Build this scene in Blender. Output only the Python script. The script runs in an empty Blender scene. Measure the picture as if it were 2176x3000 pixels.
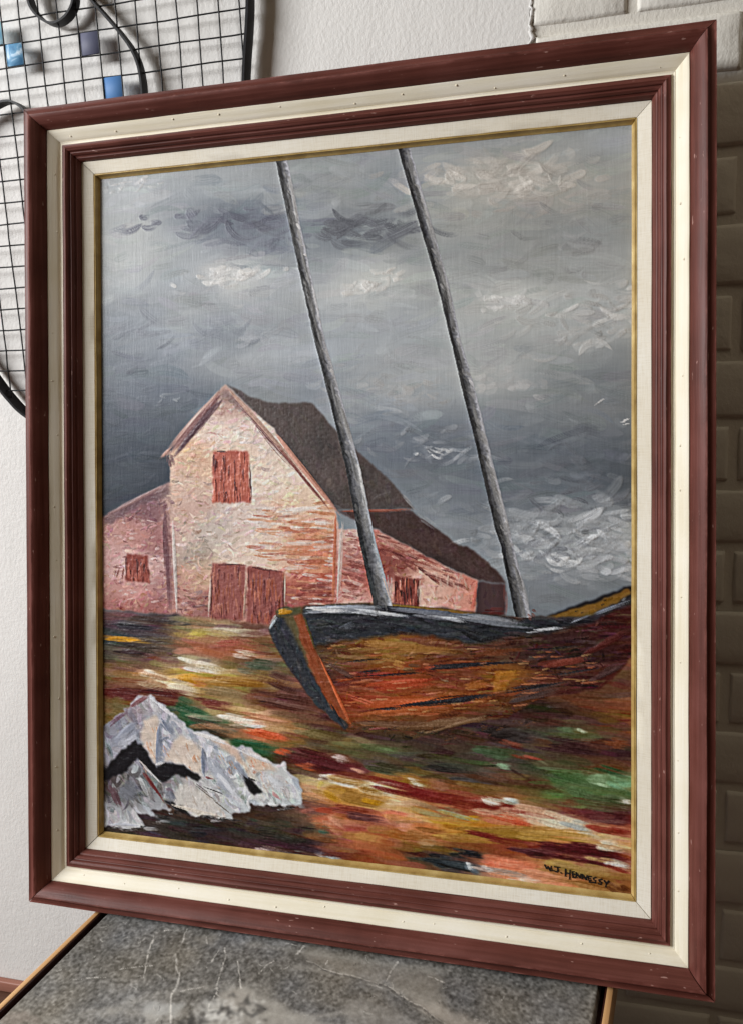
import bpy, bmesh, math, random
import numpy as np
from mathutils import Vector, Matrix

random.seed(7)
RNG = np.random.default_rng(11)
scene = bpy.context.scene
COL = scene.collection

# ------------------------------------------------------------------ camera
F_PX = 2400.0                       # focal length in pixels of the 2176 x 3000 photograph
CX, CY = 1088.0, 1410.0              # optical centre: the photograph was cropped a little off centre
CAM = np.array([0.23974020, -0.68675868, 0.60469197])
R_CW = np.array([[0.96884306, 0.00012146, -0.24767543],
                 [0.24332500, -0.18707267, 0.95173356],
                 [-0.04621771, -0.98234607, -0.18127361]])   # camera (x right, y down, z forward) -> world
cam_d = bpy.data.cameras.new('camera')
cam = bpy.data.objects.new('camera', cam_d)
COL.objects.link(cam)
cam_d.sensor_fit = 'VERTICAL'
cam_d.sensor_height = 36.0
cam_d.lens = 36.0 * F_PX / 3000.0
cam_d.shift_y = -(1500.0 - CY) / 3000.0
cam_d.clip_start = 0.02
cam_d.clip_end = 60
m = Matrix.Identity(4)
for i in range(3):
    m[i][0] = R_CW[i, 0]
    m[i][1] = -R_CW[i, 1]
    m[i][2] = -R_CW[i, 2]
    m[i][3] = CAM[i]
cam.matrix_world = m
scene.camera = cam

# ------------------------------------------------------------------ light: a window on the left, a dim room
world = bpy.data.worlds.new('World')
scene.world = world
world.use_nodes = True
bg = world.node_tree.nodes['Background']
bg.inputs[0].default_value = (1.0, 0.76, 0.50, 1)
bg.inputs[1].default_value = 0.038


def area(name, loc, target, sx, sy, power, color):
    d = bpy.data.lights.new(name, 'AREA')
    d.shape = 'RECTANGLE'
    d.size, d.size_y = sx, sy
    d.energy = power
    d.color = color
    o = bpy.data.objects.new(name, d)
    COL.objects.link(o)
    o.location = loc
    o.rotation_euler = (Vector(target) - Vector(loc)).to_track_quat('-Z', 'Y').to_euler()
    return o


area('window_light', (-2.3, -1.35, 1.55), (0.0, 0.1, 0.4), 1.5, 0.75, 125, (0.985, 0.99, 1.0))
area('ceiling_bounce_fill', (1.1, -0.9, 2.7), (0.2, 0.1, 0.3), 1.6, 1.2, 7.0, (1.0, 0.84, 0.62))  # added fill lamp imitating weak warm light bounced off the ceiling
scene.view_settings.view_transform = 'Standard'
scene.view_settings.look = 'None'
scene.view_settings.exposure = 0.0
scene.view_settings.gamma = 1.0


# ------------------------------------------------------------------ helpers: pixels, tags, meshes
def rays(p):
    p = np.asarray(p, float).reshape(-1, 2)
    c = np.stack([(p[:, 0] - CX) / F_PX, (p[:, 1] - CY) / F_PX, np.ones(len(p))], 1)
    return c @ R_CW.T


def hit(p, axis, val):
    r = rays(p)
    t = (val - CAM[axis]) / r[:, axis]
    return CAM + r * t[:, None]


def tag(o, label=None, cat=None, group=None, kind=None):
    if label: o['label'] = label
    if cat: o['category'] = cat
    if group: o['group'] = group
    if kind: o['kind'] = kind
    return o


def link(name, me, mat=None, parent=None):
    o = bpy.data.objects.new(name, me)
    COL.objects.link(o)
    if mat is not None and me is not None and not me.materials:
        me.materials.append(mat)
    if parent is not None:
        o.parent = parent
    return o


def empty(name, loc, rot=(0, 0, 0)):
    o = bpy.data.objects.new(name, None)
    COL.objects.link(o)
    o.location = loc
    o.rotation_euler = rot
    o.empty_display_size = 0.05
    return o


def mesh_py(name, v, f, smooth=False, sharp=None):
    me = bpy.data.meshes.new(name)
    me.from_pydata([tuple(map(float, q)) for q in v], [], f)
    me.update()
    if smooth:
        me.polygons.foreach_set('use_smooth', [True] * len(me.polygons))
        if sharp:
            me.set_sharp_from_angle(angle=math.radians(sharp))
    return me


def fix_normals(me):
    bm = bmesh.new()
    bm.from_mesh(me)
    bmesh.ops.recalc_face_normals(bm, faces=bm.faces)
    bm.to_mesh(me)
    bm.free()


def box_mesh(name, x0, x1, y0, y1, z0, z1, bevel=0.0, seg=2):
    bm = bmesh.new()
    bmesh.ops.create_cube(bm, size=1)
    for v in bm.verts:
        v.co = ((x0 + x1) / 2 + v.co.x * (x1 - x0), (y0 + y1) / 2 + v.co.y * (y1 - y0), (z0 + z1) / 2 + v.co.z * (z1 - z0))
    if bevel:
        bmesh.ops.bevel(bm, geom=bm.edges[:], offset=bevel, segments=seg, affect='EDGES', profile=0.5)
    me = bpy.data.meshes.new(name)
    bm.to_mesh(me)
    bm.free()
    if bevel:
        me.polygons.foreach_set('use_smooth', [True] * len(me.polygons))
        me.set_sharp_from_angle(angle=math.radians(50))
    return me


def grid_mesh(name, xyz, rgb=None):
    """xyz: (h, w, 3) array -> quad grid; rgb: (h, w, 3) linear colours on the vertices"""
    h, w = xyz.shape[:2]
    me = bpy.data.meshes.new(name)
    me.vertices.add(h * w)
    me.vertices.foreach_set('co', xyz.reshape(-1).astype(np.float32))
    idx = np.arange(h * w).reshape(h, w)
    q = np.stack([idx[:-1, :-1], idx[1:, :-1], idx[1:, 1:], idx[:-1, 1:]], -1).reshape(-1, 4)
    n = len(q)
    me.loops.add(n * 4)
    me.loops.foreach_set('vertex_index', q.reshape(-1).astype(np.int32))
    me.polygons.add(n)
    me.polygons.foreach_set('loop_start', (np.arange(n) * 4).astype(np.int32))
    me.polygons.foreach_set('use_smooth', np.ones(n, bool))
    me.update(calc_edges=True)
    if rgb is not None:
        a = me.color_attributes.new('paint', 'FLOAT_COLOR', 'POINT')
        rgba = np.ones((h * w, 4), np.float32)
        rgba[:, :3] = rgb.reshape(-1, 3)
        a.data.foreach_set('color', rgba.reshape(-1))
    return me


def lin(c):
    c = np.asarray(c, float) / 255.0
    return np.where(c <= 0.04045, c / 12.92, ((c + 0.055) / 1.055) ** 2.4)


# ------------------------------------------------------------------ materials
def mat_new(name, rough=0.5, spec=0.4, metal=0.0):
    mt = bpy.data.materials.new(name)
    mt.use_nodes = True
    nt = mt.node_tree
    b = nt.nodes['Principled BSDF']
    b.inputs['Roughness'].default_value = rough
    b.inputs['Specular IOR Level'].default_value = spec
    b.inputs['Metallic'].default_value = metal
    return mt, nt, b


def nd(nt, t, **kw):
    n = nt.nodes.new(t)
    for k, v in kw.items():
        if k in n.inputs:
            n.inputs[k].default_value = v
        else:
            setattr(n, k, v)
    return n


def coords(nt, scale=(1, 1, 1), kind='Object', rot=(0, 0, 0)):
    tc = nt.nodes.new('ShaderNodeTexCoord')
    mp = nt.nodes.new('ShaderNodeMapping')
    mp.inputs['Scale'].default_value = scale
    mp.inputs['Rotation'].default_value = rot
    nt.links.new(tc.outputs[kind], mp.inputs['Vector'])
    return mp.outputs['Vector']


def noise(nt, vec, scale, detail=4.0, rough=0.55, dist=0.0):
    n = nt.nodes.new('ShaderNodeTexNoise')
    n.inputs['Scale'].default_value = scale
    n.inputs['Detail'].default_value = detail
    n.inputs['Roughness'].default_value = rough
    n.inputs['Distortion'].default_value = dist
    nt.links.new(vec, n.inputs['Vector'])
    return n.outputs['Fac']


def ramp(nt, fac, stops):
    r = nt.nodes.new('ShaderNodeValToRGB')
    e = r.color_ramp.elements
    while len(e) < len(stops):
        e.new(0.5)
    for k, (p, c) in enumerate(stops):
        e[k].position = p
        e[k].color = (*c, 1) if len(c) == 3 else c
    nt.links.new(fac, r.inputs['Fac'])
    return r.outputs['Color']


def bump(nt, b, height, strength, dist, prev=None):
    n = nt.nodes.new('ShaderNodeBump')
    n.inputs['Strength'].default_value = strength
    n.inputs['Distance'].default_value = dist
    nt.links.new(height, n.inputs['Height'])
    if prev is not None:
        nt.links.new(prev, n.inputs['Normal'])
    nt.links.new(n.outputs['Normal'], b.inputs['Normal'])
    return n.outputs['Normal']


def painted_wood(name, c0, c1, c2, rough, axis, chips=None):
    """brushed paint on wood: streaks run along the rail ('x' or 'z')"""
    mt, nt, b = mat_new(name, rough, 0.26)
    sc = (8, 260, 260) if axis == 'x' else (260, 260, 8)
    v = coords(nt, sc)
    f = noise(nt, v, 1.0, 4, 0.6)
    v2 = coords(nt, (14, 14, 14))
    g = noise(nt, v2, 1.0, 3)
    mx = nd(nt, 'ShaderNodeMath', operation='ADD')
    nt.links.new(f, mx.inputs[0])
    nt.links.new(g, mx.inputs[1])
    mh = nd(nt, 'ShaderNodeMath', operation='MULTIPLY')
    nt.links.new(mx.outputs[0], mh.inputs[0])
    mh.inputs[1].default_value = 0.5
    col = ramp(nt, mh.outputs[0], [(0.36, c0), (0.5, c1), (0.64, c2)])
    if chips:
        v3 = coords(nt, (90, 330, 330) if axis == 'x' else (330, 330, 90))
        k = noise(nt, v3, 1.0, 2, 0.5)
        kr = ramp(nt, k, [(0.715, (0, 0, 0)), (0.75, (1, 1, 1))])
        mix = nd(nt, 'ShaderNodeMix', data_type='RGBA')
        nt.links.new(kr, mix.inputs['Factor'])
        nt.links.new(col, mix.inputs['A'])
        mix.inputs['B'].default_value = (*chips, 1)
        col = mix.outputs['Result']
    nt.links.new(col, b.inputs['Base Color'])
    geo = nt.nodes.new('ShaderNodeNewGeometry')
    pr_ = ramp(nt, geo.outputs['Pointiness'], [(0.515, (0, 0, 0)), (0.60, (1, 1, 1))])
    wn = ramp(nt, noise(nt, coords(nt, (45, 150, 150) if axis == 'x' else (150, 150, 45)), 1.0, 4, 0.65), [(0.47, (0, 0, 0)), (0.66, (1, 1, 1))])
    wm = nd(nt, 'ShaderNodeMix', data_type='RGBA', blend_type='MULTIPLY')
    wm.inputs['Factor'].default_value = 1.0
    nt.links.new(pr_, wm.inputs['A'])
    nt.links.new(wn, wm.inputs['B'])
    wr = nd(nt, 'ShaderNodeMix', data_type='RGBA')
    nt.links.new(wm.outputs['Result'], wr.inputs['Factor'])
    nt.links.new(col, wr.inputs['A'])
    wr.inputs['B'].default_value = (*(min(0.85, x * 2.2 + 0.03) for x in c2), 1) if chips else (c0[0] * 0.8, c0[1] * 0.74, c0[2] * 0.66, 1)
    col = wr.outputs['Result']
    nt.links.new(col, b.inputs['Base Color'])
    rr = nd(nt, 'ShaderNodeMapRange')
    nt.links.new(f, rr.inputs['Value'])
    rr.inputs['To Min'].default_value = rough - 0.1
    rr.inputs['To Max'].default_value = rough + 0.14
    nt.links.new(rr.outputs['Result'], b.inputs['Roughness'])
    p = bump(nt, b, f, 0.55, 0.0007)
    bump(nt, b, noise(nt, coords(nt, (420, 420, 420)), 1.0, 3), 0.18, 0.0005, p)
    return mt


def linen(name, axis):
    mt, nt, b = mat_new(name, 0.85, 0.15)
    wx = noise(nt, coords(nt, (900, 60, 60)), 1.0, 2)
    wz = noise(nt, coords(nt, (60, 60, 900)), 1.0, 2)
    mx = nd(nt, 'ShaderNodeMath', operation='ADD')
    nt.links.new(wx, mx.inputs[0])
    nt.links.new(wz, mx.inputs[1])
    mh = nd(nt, 'ShaderNodeMath', operation='MULTIPLY')
    nt.links.new(mx.outputs[0], mh.inputs[0])
    mh.inputs[1].default_value = 0.5
    col = ramp(nt, mh.outputs[0], [(0.28, (0.72, 0.66, 0.54)), (0.5, (0.83, 0.785, 0.68)), (0.72, (0.87, 0.84, 0.76))])
    blot = noise(nt, coords(nt, (9, 9, 9)), 1.0, 3)
    br = ramp(nt, blot, [(0.3, (0.9, 0.86, 0.78)), (0.7, (1, 1, 1))])
    mix = nd(nt, 'ShaderNodeMix', data_type='RGBA', blend_type='MULTIPLY')
    mix.inputs['Factor'].default_value = 0.7
    nt.links.new(col, mix.inputs['A'])
    nt.links.new(br, mix.inputs['B'])
    nt.links.new(mix.outputs['Result'], b.inputs['Base Color'])
    bump(nt, b, mh.outputs[0], 0.35, 0.0007)
    return mt


def plaster(name, tint, lump=55, strength=0.5):
    mt, nt, b = mat_new(name, 0.6, 0.3)
    v = coords(nt)
    a = noise(nt, v, 5, 3)
    col = ramp(nt, a, [(0.3, tuple(x * 0.95 for x in tint)), (0.7, tint)])
    nt.links.new(col, b.inputs['Base Color'])
    p = bump(nt, b, noise(nt, coords(nt, (1, 1, 0.7)), lump * 4.6, 4, 0.6), strength, 0.0028)
    bump(nt, b, noise(nt, v, 620, 2, 0.5), 0.12, 0.001, p)
    return mt


MAROON = ((0.074, 0.019, 0.013), (0.114, 0.032, 0.023), (0.156, 0.050, 0.039))
M = {}
for ax in 'xz':
    M['maroon' + ax] = painted_wood('maroon_paint_' + ax, *MAROON, 0.46, ax, chips=(0.34, 0.19, 0.16))
    M['cream' + ax] = painted_wood('cream_paint_' + ax, (0.76, 0.69, 0.52), (0.83, 0.77, 0.62), (0.87, 0.82, 0.70), 0.42, ax)
    M['linen' + ax] = linen('linen_' + ax, ax)
mt, nt, b = mat_new('gilt', 0.36, 0.6, 0.1)
g = noise(nt, coords(nt, (60, 60, 60)), 1.0, 4)
nt.links.new(ramp(nt, g, [(0.25, (0.33, 0.21, 0.06)), (0.5, (0.47, 0.32, 0.105)), (0.8, (0.64, 0.48, 0.20))]), b.inputs['Base Color'])
bump(nt, b, noise(nt, coords(nt, (260, 260, 260)), 1.0, 3), 0.3, 0.0006)
M['gilt'] = mt
M['plaster'] = plaster('white_plaster', (0.76, 0.745, 0.715), 55, 0.30)
M['brick'] = plaster('painted_brick', (0.75, 0.725, 0.66), 42, 0.34)
M['joint'] = plaster('painted_mortar', (0.72, 0.69, 0.62), 60, 0.3)
mt, nt, b = mat_new('black_iron', 0.5, 0.22)
nt.links.new(ramp(nt, noise(nt, coords(nt), 160, 3), [(0.3, (0.003, 0.003, 0.004)), (0.7, (0.009, 0.009, 0.011))]), b.inputs['Base Color'])
bump(nt, b, noise(nt, coords(nt), 500, 2), 0.2, 0.0005)
M['iron'] = mt


def glassy(name, c0, c1, c2, scale):
    mt, nt, b = mat_new(name, 0.55, 0.25)
    f = noise(nt, coords(nt), scale, 3, 0.5, 1.2)
    nt.links.new(ramp(nt, f, [(0.35, c0), (0.52, c1), (0.68, c2)]), b.inputs['Base Color'])
    bump(nt, b, f, 0.25, 0.002)
    return mt


def wood(name, c0, c1, scale=(6, 90, 90), rough=0.45):
    mt, nt, b = mat_new(name, rough, 0.4)
    f = noise(nt, coords(nt, scale), 1.0, 5, 0.6, 0.4)
    nt.links.new(ramp(nt, f, [(0.3, c0), (0.7, c1)]), b.inputs['Base Color'])
    bump(nt, b, f, 0.2, 0.0006)
    return mt


M['oak'] = wood('honey_wood', (0.56, 0.30, 0.12), (0.74, 0.45, 0.21), (90, 5, 90))
M['oakx'] = wood('honey_wood_x', (0.36, 0.17, 0.065), (0.56, 0.31, 0.14), (5, 90, 90))
M['tray'] = wood('dark_red_wood', (0.022, 0.005, 0.004), (0.04, 0.010, 0.007), (90, 5, 90))
M['floor'] = wood('floor_wood', (0.055, 0.022, 0.012), (0.12, 0.052, 0.03), (3, 60, 60), 0.5)
M['skirting'] = wood('skirting_wood', (0.22, 0.085, 0.055), (0.34, 0.15, 0.105), (4, 60, 60), 0.5)
M['ink'] = mat_new('black_oil_paint', 0.35, 0.5)[0]
M['ink'].node_tree.nodes['Principled BSDF'].inputs['Base Color'].default_value = (0.008, 0.008, 0.009, 1)
_nt = M['ink'].node_tree
_nt.links.new(ramp(_nt, noise(_nt, coords(_nt), 400, 2), [(0.3, (0.006, 0.006, 0.007)), (0.7, (0.016, 0.015, 0.015))]), _nt.nodes['Principled BSDF'].inputs['Base Color'])

# ------------------------------------------------------------------ setting: walls, floor, skirting
WALL_Y = 0.232
FLOOR_Z = -0.361
JX = 0.189            # where the smooth plaster stops and the painted brick begins

xs = np.linspace(-1.6, JX, 150)
zs = np.linspace(FLOOR_Z, 1.75, 180)
XX, ZZ = np.meshgrid(xs, zs)
YY = np.full_like(XX, WALL_Y) + 0.0016 * np.sin(XX * 9.0 + 1.3) * np.sin(ZZ * 7.0) + RNG.normal(0, 0.00022, XX.shape)
XX[:, -1] += RNG.normal(0, 0.0011, len(zs))
me = grid_mesh('plaster_wall', np.stack([XX, YY, ZZ], -1)[::-1])
wl = link('plaster_wall', me, M['plaster'])
tag(wl, kind='structure')
me = box_mesh('brick_wall', JX + 0.001, 1.35, WALL_Y + 0.0030, WALL_Y + 0.08, FLOOR_Z, 1.75)
bw = link('brick_wall', me, M['joint'])
tag(bw, kind='structure')
# mortar joints between the courses, read from the photograph (heights on the wall plane)
joints = [0.8955, 0.8322, 0.7628, 0.6975, 0.6286, 0.5615, 0.4929, 0.425, 0.3577, 0.2894, 0.2185, 0.1476, 0.0752, 0.0008, -0.0766, -0.1535, -0.222, -0.292]
joints = [1.3155, 1.2455, 1.1755, 1.1055, 1.0355, 0.9655] + joints + [-0.356]
BL = 0.205
for k in range(len(joints) - 1):
    zt, zb = joints[k] - 0.0052, joints[k + 1] + 0.0052
    off = 0.2885 if k % 2 == 1 else 0.3945
    x = off - 3 * BL
    while x < 1.3:
        a0, a1 = max(x + 0.0045, JX + 0.0025), min(x + BL - 0.0045, 1.34)
        x += BL
        if a1 - a0 < 0.012:
            continue
        gx = np.concatenate([[a0, a0 + 0.0016], np.linspace(a0 + 0.004, a1 - 0.004, max(2, int((a1 - a0) / 0.02)) + 1), [a1 - 0.0016, a1]])
        gz = np.concatenate([[zb, zb + 0.0016], np.linspace(zb + 0.004, zt - 0.004, 4), [zt - 0.0016, zt]])
        nx, nz = len(gx) - 1, len(gz) - 1
        vs, fs = [], []
        prou = RNG.normal(0, 0.0006)
        for j, zz in enumerate(gz):
            for i_, xx in enumerate(gx):
                e = min(i_, nx - i_, j, nz - j)
                dy = (0.0044, 0.0015, 0.0004)[e] if e < 3 else 0.0
                jx = RNG.normal(0, 0.0005) if e < 2 else 0
                jz = RNG.normal(0, 0.0004) if e < 2 else 0
                vs.append((xx + jx, WALL_Y - 0.001 + prou + dy + RNG.normal(0, 0.00016), zz + jz))
        for j in range(nz):
            for i_ in range(nx):
                q = j * (nx + 1) + i_
                fs.append((q, q + 1, q + nx + 2, q + nx + 1))
        link('brick', mesh_py('brick', vs, fs, True), M['brick'], bw)
# ragged bead of old filler and paint down the line where plaster meets brick
vs, fs = [], []
zz = 0.62
k = 0
while zz < 1.2:
    w_ = 0.0014 + abs(RNG.normal(0, 0.0009))
    c_ = JX + 0.001 + RNG.normal(0, 0.0011)
    yb = WALL_Y - 0.0012 - abs(RNG.normal(0, 0.0005))
    vs += [(c_ - w_, WALL_Y + 0.001, zz), (c_, yb, zz), (c_ + w_, WALL_Y + 0.001, zz)]
    if k:
        q = 3 * k
        fs += [(q - 3, q - 2, q + 1, q), (q - 2, q - 1, q + 2, q + 1)]
    k += 1
    zz += 0.003
me = mesh_py('filler_bead', vs, fs, True)
link('filler_bead', me, M['plaster'], bw)

me = box_mesh('floor', -2.4, 2.0, -2.6, WALL_Y, FLOOR_Z - 0.03, FLOOR_Z)
fl = link('floor', me, M['floor'])
tag(fl, kind='structure')
me = box_mesh('skirting_board', -1.6, 1.3, WALL_Y - 0.012, WALL_Y - 0.002, FLOOR_Z, -0.3435, 0.002)
sk = link('skirting_board', me, M['skirting'])
tag(sk, kind='structure')

# ------------------------------------------------------------------ the framed painting: frame
W, H = 0.7095, 0.8768
LEAN = math.radians(10.195)
FZ = -0.0020                      # the frame's lower edge, measured along the frame
root = empty('framed_painting', (0, FZ * math.sin(LEAN), FZ * math.cos(LEAN)), (-LEAN, 0, 0))
tag(root, 'oil painting of beached boat and barn in maroon and cream wooden frame', 'painting')


def arc(p, q, bulge, n):
    """points from p to q, bowed by bulge (fraction of the chord) to the left-hand side"""
    p, q = np.array(p, float), np.array(q, float)
    d = q - p
    nrm = np.array([-d[1], d[0]])
    return [tuple(p + d * t + nrm * bulge * 4 * t * (1 - t)) for t in np.linspace(0, 1, n)]


def rail(name, prof, mat, wob=0.00012, gap=0.00012, seg=46):
    """four mitred lengths with cross-section prof = [(offset from the outer edge, depth)] in mm; returns them"""
    pr = [(a / 1000, b / 1000) for a, b in prof]
    n = len(pr)
    out = []
    for side in ('bottom', 'top', 'left', 'right'):
        L = W if side in ('bottom', 'top') else H
        ph = RNG.uniform(0, 6, 4)
        vs, fs = [], []
        for s in range(seg + 1):
            t = s / seg
            for (o, d) in pr:
                a = o + gap
                u = a + (L - 2 * a) * t
                wv = wob * (math.sin(u * 23 + ph[0]) + 0.7 * math.sin(u * 61 + ph[1])) + RNG.normal(0, wob * 0.35)
                dd = d + wob * 0.6 * math.sin(u * 41 + ph[2])
                oo = o + (wv if d < 0.042 and o > -0.001 else wv * 0.4)
                if side == 'bottom':
                    p = (u - W / 2, dd, oo)
                elif side == 'top':
                    p = (u - W / 2, dd, H - oo)
                elif side == 'left':
                    p = (-W / 2 + oo, dd, u)
                else:
                    p = (W / 2 - oo, dd, u)
                vs.append(p)
        for s in range(seg):
            for i in range(n):
                j = (i + 1) % n
                fs.append((s * n + i, s * n + j, (s + 1) * n + j, (s + 1) * n + i))
        fs.append(tuple(range(n)))
        fs.append(tuple(seg * n + i for i in range(n))[::-1])
        me = mesh_py(name, vs, fs)
        fix_normals(me)
        me.polygons.foreach_set('use_smooth', [True] * len(me.polygons))
        me.set_sharp_from_angle(angle=math.radians(32))
        ax = 'x' if side in ('bottom', 'top') else 'z'
        out.append(link(name, me, M[mat + ax] if mat + 'x' in M else M[mat], root))
    return out


BACK = 48.0
outer = [(-1.9, BACK), (-1.9, 4.4)] + arc((-1.7, 3.2), (6.2, 0.0), 0.16, 7) + arc((7.6, 0.35), (19.2, 14.7), -0.085, 9) + [(19.2, BACK)]
rail('outer_rail', outer, 'maroon', 0.00018, 0.00045)
cream = [(19.35, BACK), (19.35, 14.3), (20.0, 13.9)] + arc((20.6, 14.1), (30.4, 20.6), -0.02, 5) + [(30.9, 21.7)] + arc((31.3, 21.2), (34.4, 21.0), 0.22, 6) + [(34.45, BACK)]
cream_rails = rail('cream_band', cream, 'cream')
step = ([(34.6, BACK), (34.6, 20.7)] + arc((35.0, 19.6), (39.2, 18.7), 0.14, 6) + arc((39.7, 19.2), (42.2, 22.6), -0.16, 5)
        + arc((42.6, 22.1), (44.0, 22.6), 0.16, 4) + arc((44.3, 23.0), (45.9, 26.6), -0.12, 4) + arc((46.3, 26.3), (48.2, 27.4), 0.14, 4)
        + arc((48.5, 28.3), (50.3, 32.6), -0.1, 4) + [(50.4, BACK)])
rail('stepped_moulding', step, 'maroon', 0.0001)
liner = [(50.6, 46.5), (50.6, 33.2), (51.1, 32.9), (56, 34.2), (63.4, 36.2), (63.9, 36.8), (63.9, 46.5)]
rail('linen_liner', liner, 'linen', 0.0001, 0.0004)
fill_ = [(64.1, 42.5), (64.1, 36.6)] + arc((64.2, 35.8), (65.5, 36.1), 0.3, 4) + [(65.7, 37.4)] + arc((65.9, 37.2), (68.3, 41.6), 0.12, 5) + [(68.4, 42.5)]
rail('gilt_fillet', fill_, 'gilt', 0.0001, 0.0004)

# filled nail marks: small raised dots in the cream band
bm = bmesh.new()
bmesh.ops.create_icosphere(bm, subdivisions=1, radius=1.0)
for v in bm.verts:
    v.co = (v.co.x * 0.0014, v.co.y * 0.0005, v.co.z * 0.0014)
dot = bpy.data.meshes.new('nail_mark')
bm.to_mesh(dot)
bm.free()
dot.polygons.foreach_set('use_smooth', [True] * len(dot.polygons))
dot.materials.append(M['creamx'])
for rl, side in zip(cream_rails, ('bottom', 'top', 'left', 'right')):
    L = W if side in ('bottom', 'top') else H
    for k in range(11):
        u = 0.035 + (L - 0.07) * ((k + RNG.uniform(0.15, 0.85)) / 11)
        o = RNG.uniform(0.0225, 0.0285)
        d = (14.1 + (o * 1000 - 20.6) * 0.663) / 1000
        p = {'bottom': (u - W / 2, d, o), 'top': (u - W / 2, d, H - o), 'left': (-W / 2 + o, d, u), 'right': (W / 2 - o, d, u)}[side]
        q = link('nail_mark', dot, None, rl)
        q.location = p
        s_ = RNG.uniform(0.7, 1.25)
        q.scale = (s_, 1, s_)

# ------------------------------------------------------------------ the canvas: paint laid on in strokes
RES = 0.0008
OC = 0.0662
CD = 0.0422                       # depth of the canvas behind the frame's front plane
X0, X1 = -W / 2 + OC, W / 2 - OC
Z0, Z1 = OC, H - OC
NW = int(round((X1 - X0) / RES)) + 1
NH = int(round((Z1 - Z0) / RES)) + 1
cl, sl = math.cos(LEAN), math.sin(LEAN)


def to_canvas(p):
    """photograph pixels (2176 x 3000) -> raster positions (column, row) on the canvas"""
    r = rays(p)
    # frame-local axes: local y = (y cos - z sin), local z = (y sin + z cos)
    cy, cz = CAM[1] * cl - CAM[2] * sl, CAM[1] * sl + CAM[2] * cl - FZ
    ry, rz = r[:, 1] * cl - r[:, 2] * sl, r[:, 1] * sl + r[:, 2] * cl
    t = (CD - cy) / ry
    x = CAM[0] + r[:, 0] * t
    z = cz + rz * t
    return np.stack([(x - X0) / RES, (Z1 - z) / RES], 1)


VS = 2176 / 1645.0                # the 1645-pixel-wide view of the photograph


def Dp(pts):
    return to_canvas(np.asarray(pts, float).reshape(-1, 2) * VS)


def Zp(win, pts):
    p = np.asarray(pts, float).reshape(-1, 2)
    return to_canvas(np.array(win) + p * (600 / 1645.0))


def vnoise(h, w, cy, cx, octaves=1, seed=0):
    r = np.random.default_rng(seed)
    out = np.zeros((h, w))
    amp, tot = 1.0, 0.0
    for o in range(octaves):
        gy, gx = int(h / cy) + 3, int(w / cx) + 3
        g = r.uniform(-1, 1, (gy, gx))
        y = np.arange(h) / cy
        x = np.arange(w) / cx
        iy, ix = y.astype(int), x.astype(int)
        fy, fx = y - iy, x - ix
        fy, fx = fy * fy * (3 - 2 * fy), fx * fx * (3 - 2 * fx)
        a = g[iy][:, ix] * (1 - fx) + g[iy][:, ix + 1] * fx
        b_ = g[iy + 1][:, ix] * (1 - fx) + g[iy + 1][:, ix + 1] * fx
        out += amp * (a * (1 - fy[:, None]) + b_ * fy[:, None])
        tot += amp
        amp *= 0.5
        cy, cx = max(cy / 2, 1.01), max(cx / 2, 1.01)
    return out / tot


def blur(a, n):
    for ax in (0, 1):
        for _ in range(2):
            p = np.pad(a, [(n, n) if i == ax else (0, 0) for i in range(a.ndim)], mode='edge')
            c = np.cumsum(p, axis=ax)
            z_ = np.zeros_like(np.take(c, [0], axis=ax))
            c = np.concatenate([z_, c], axis=ax)
            L = a.shape[ax]
            a = (np.take(c, np.arange(2 * n + 1, 2 * n + 1 + L), axis=ax) - np.take(c, np.arange(L), axis=ax)) / (2 * n + 1)
    return a


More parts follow.
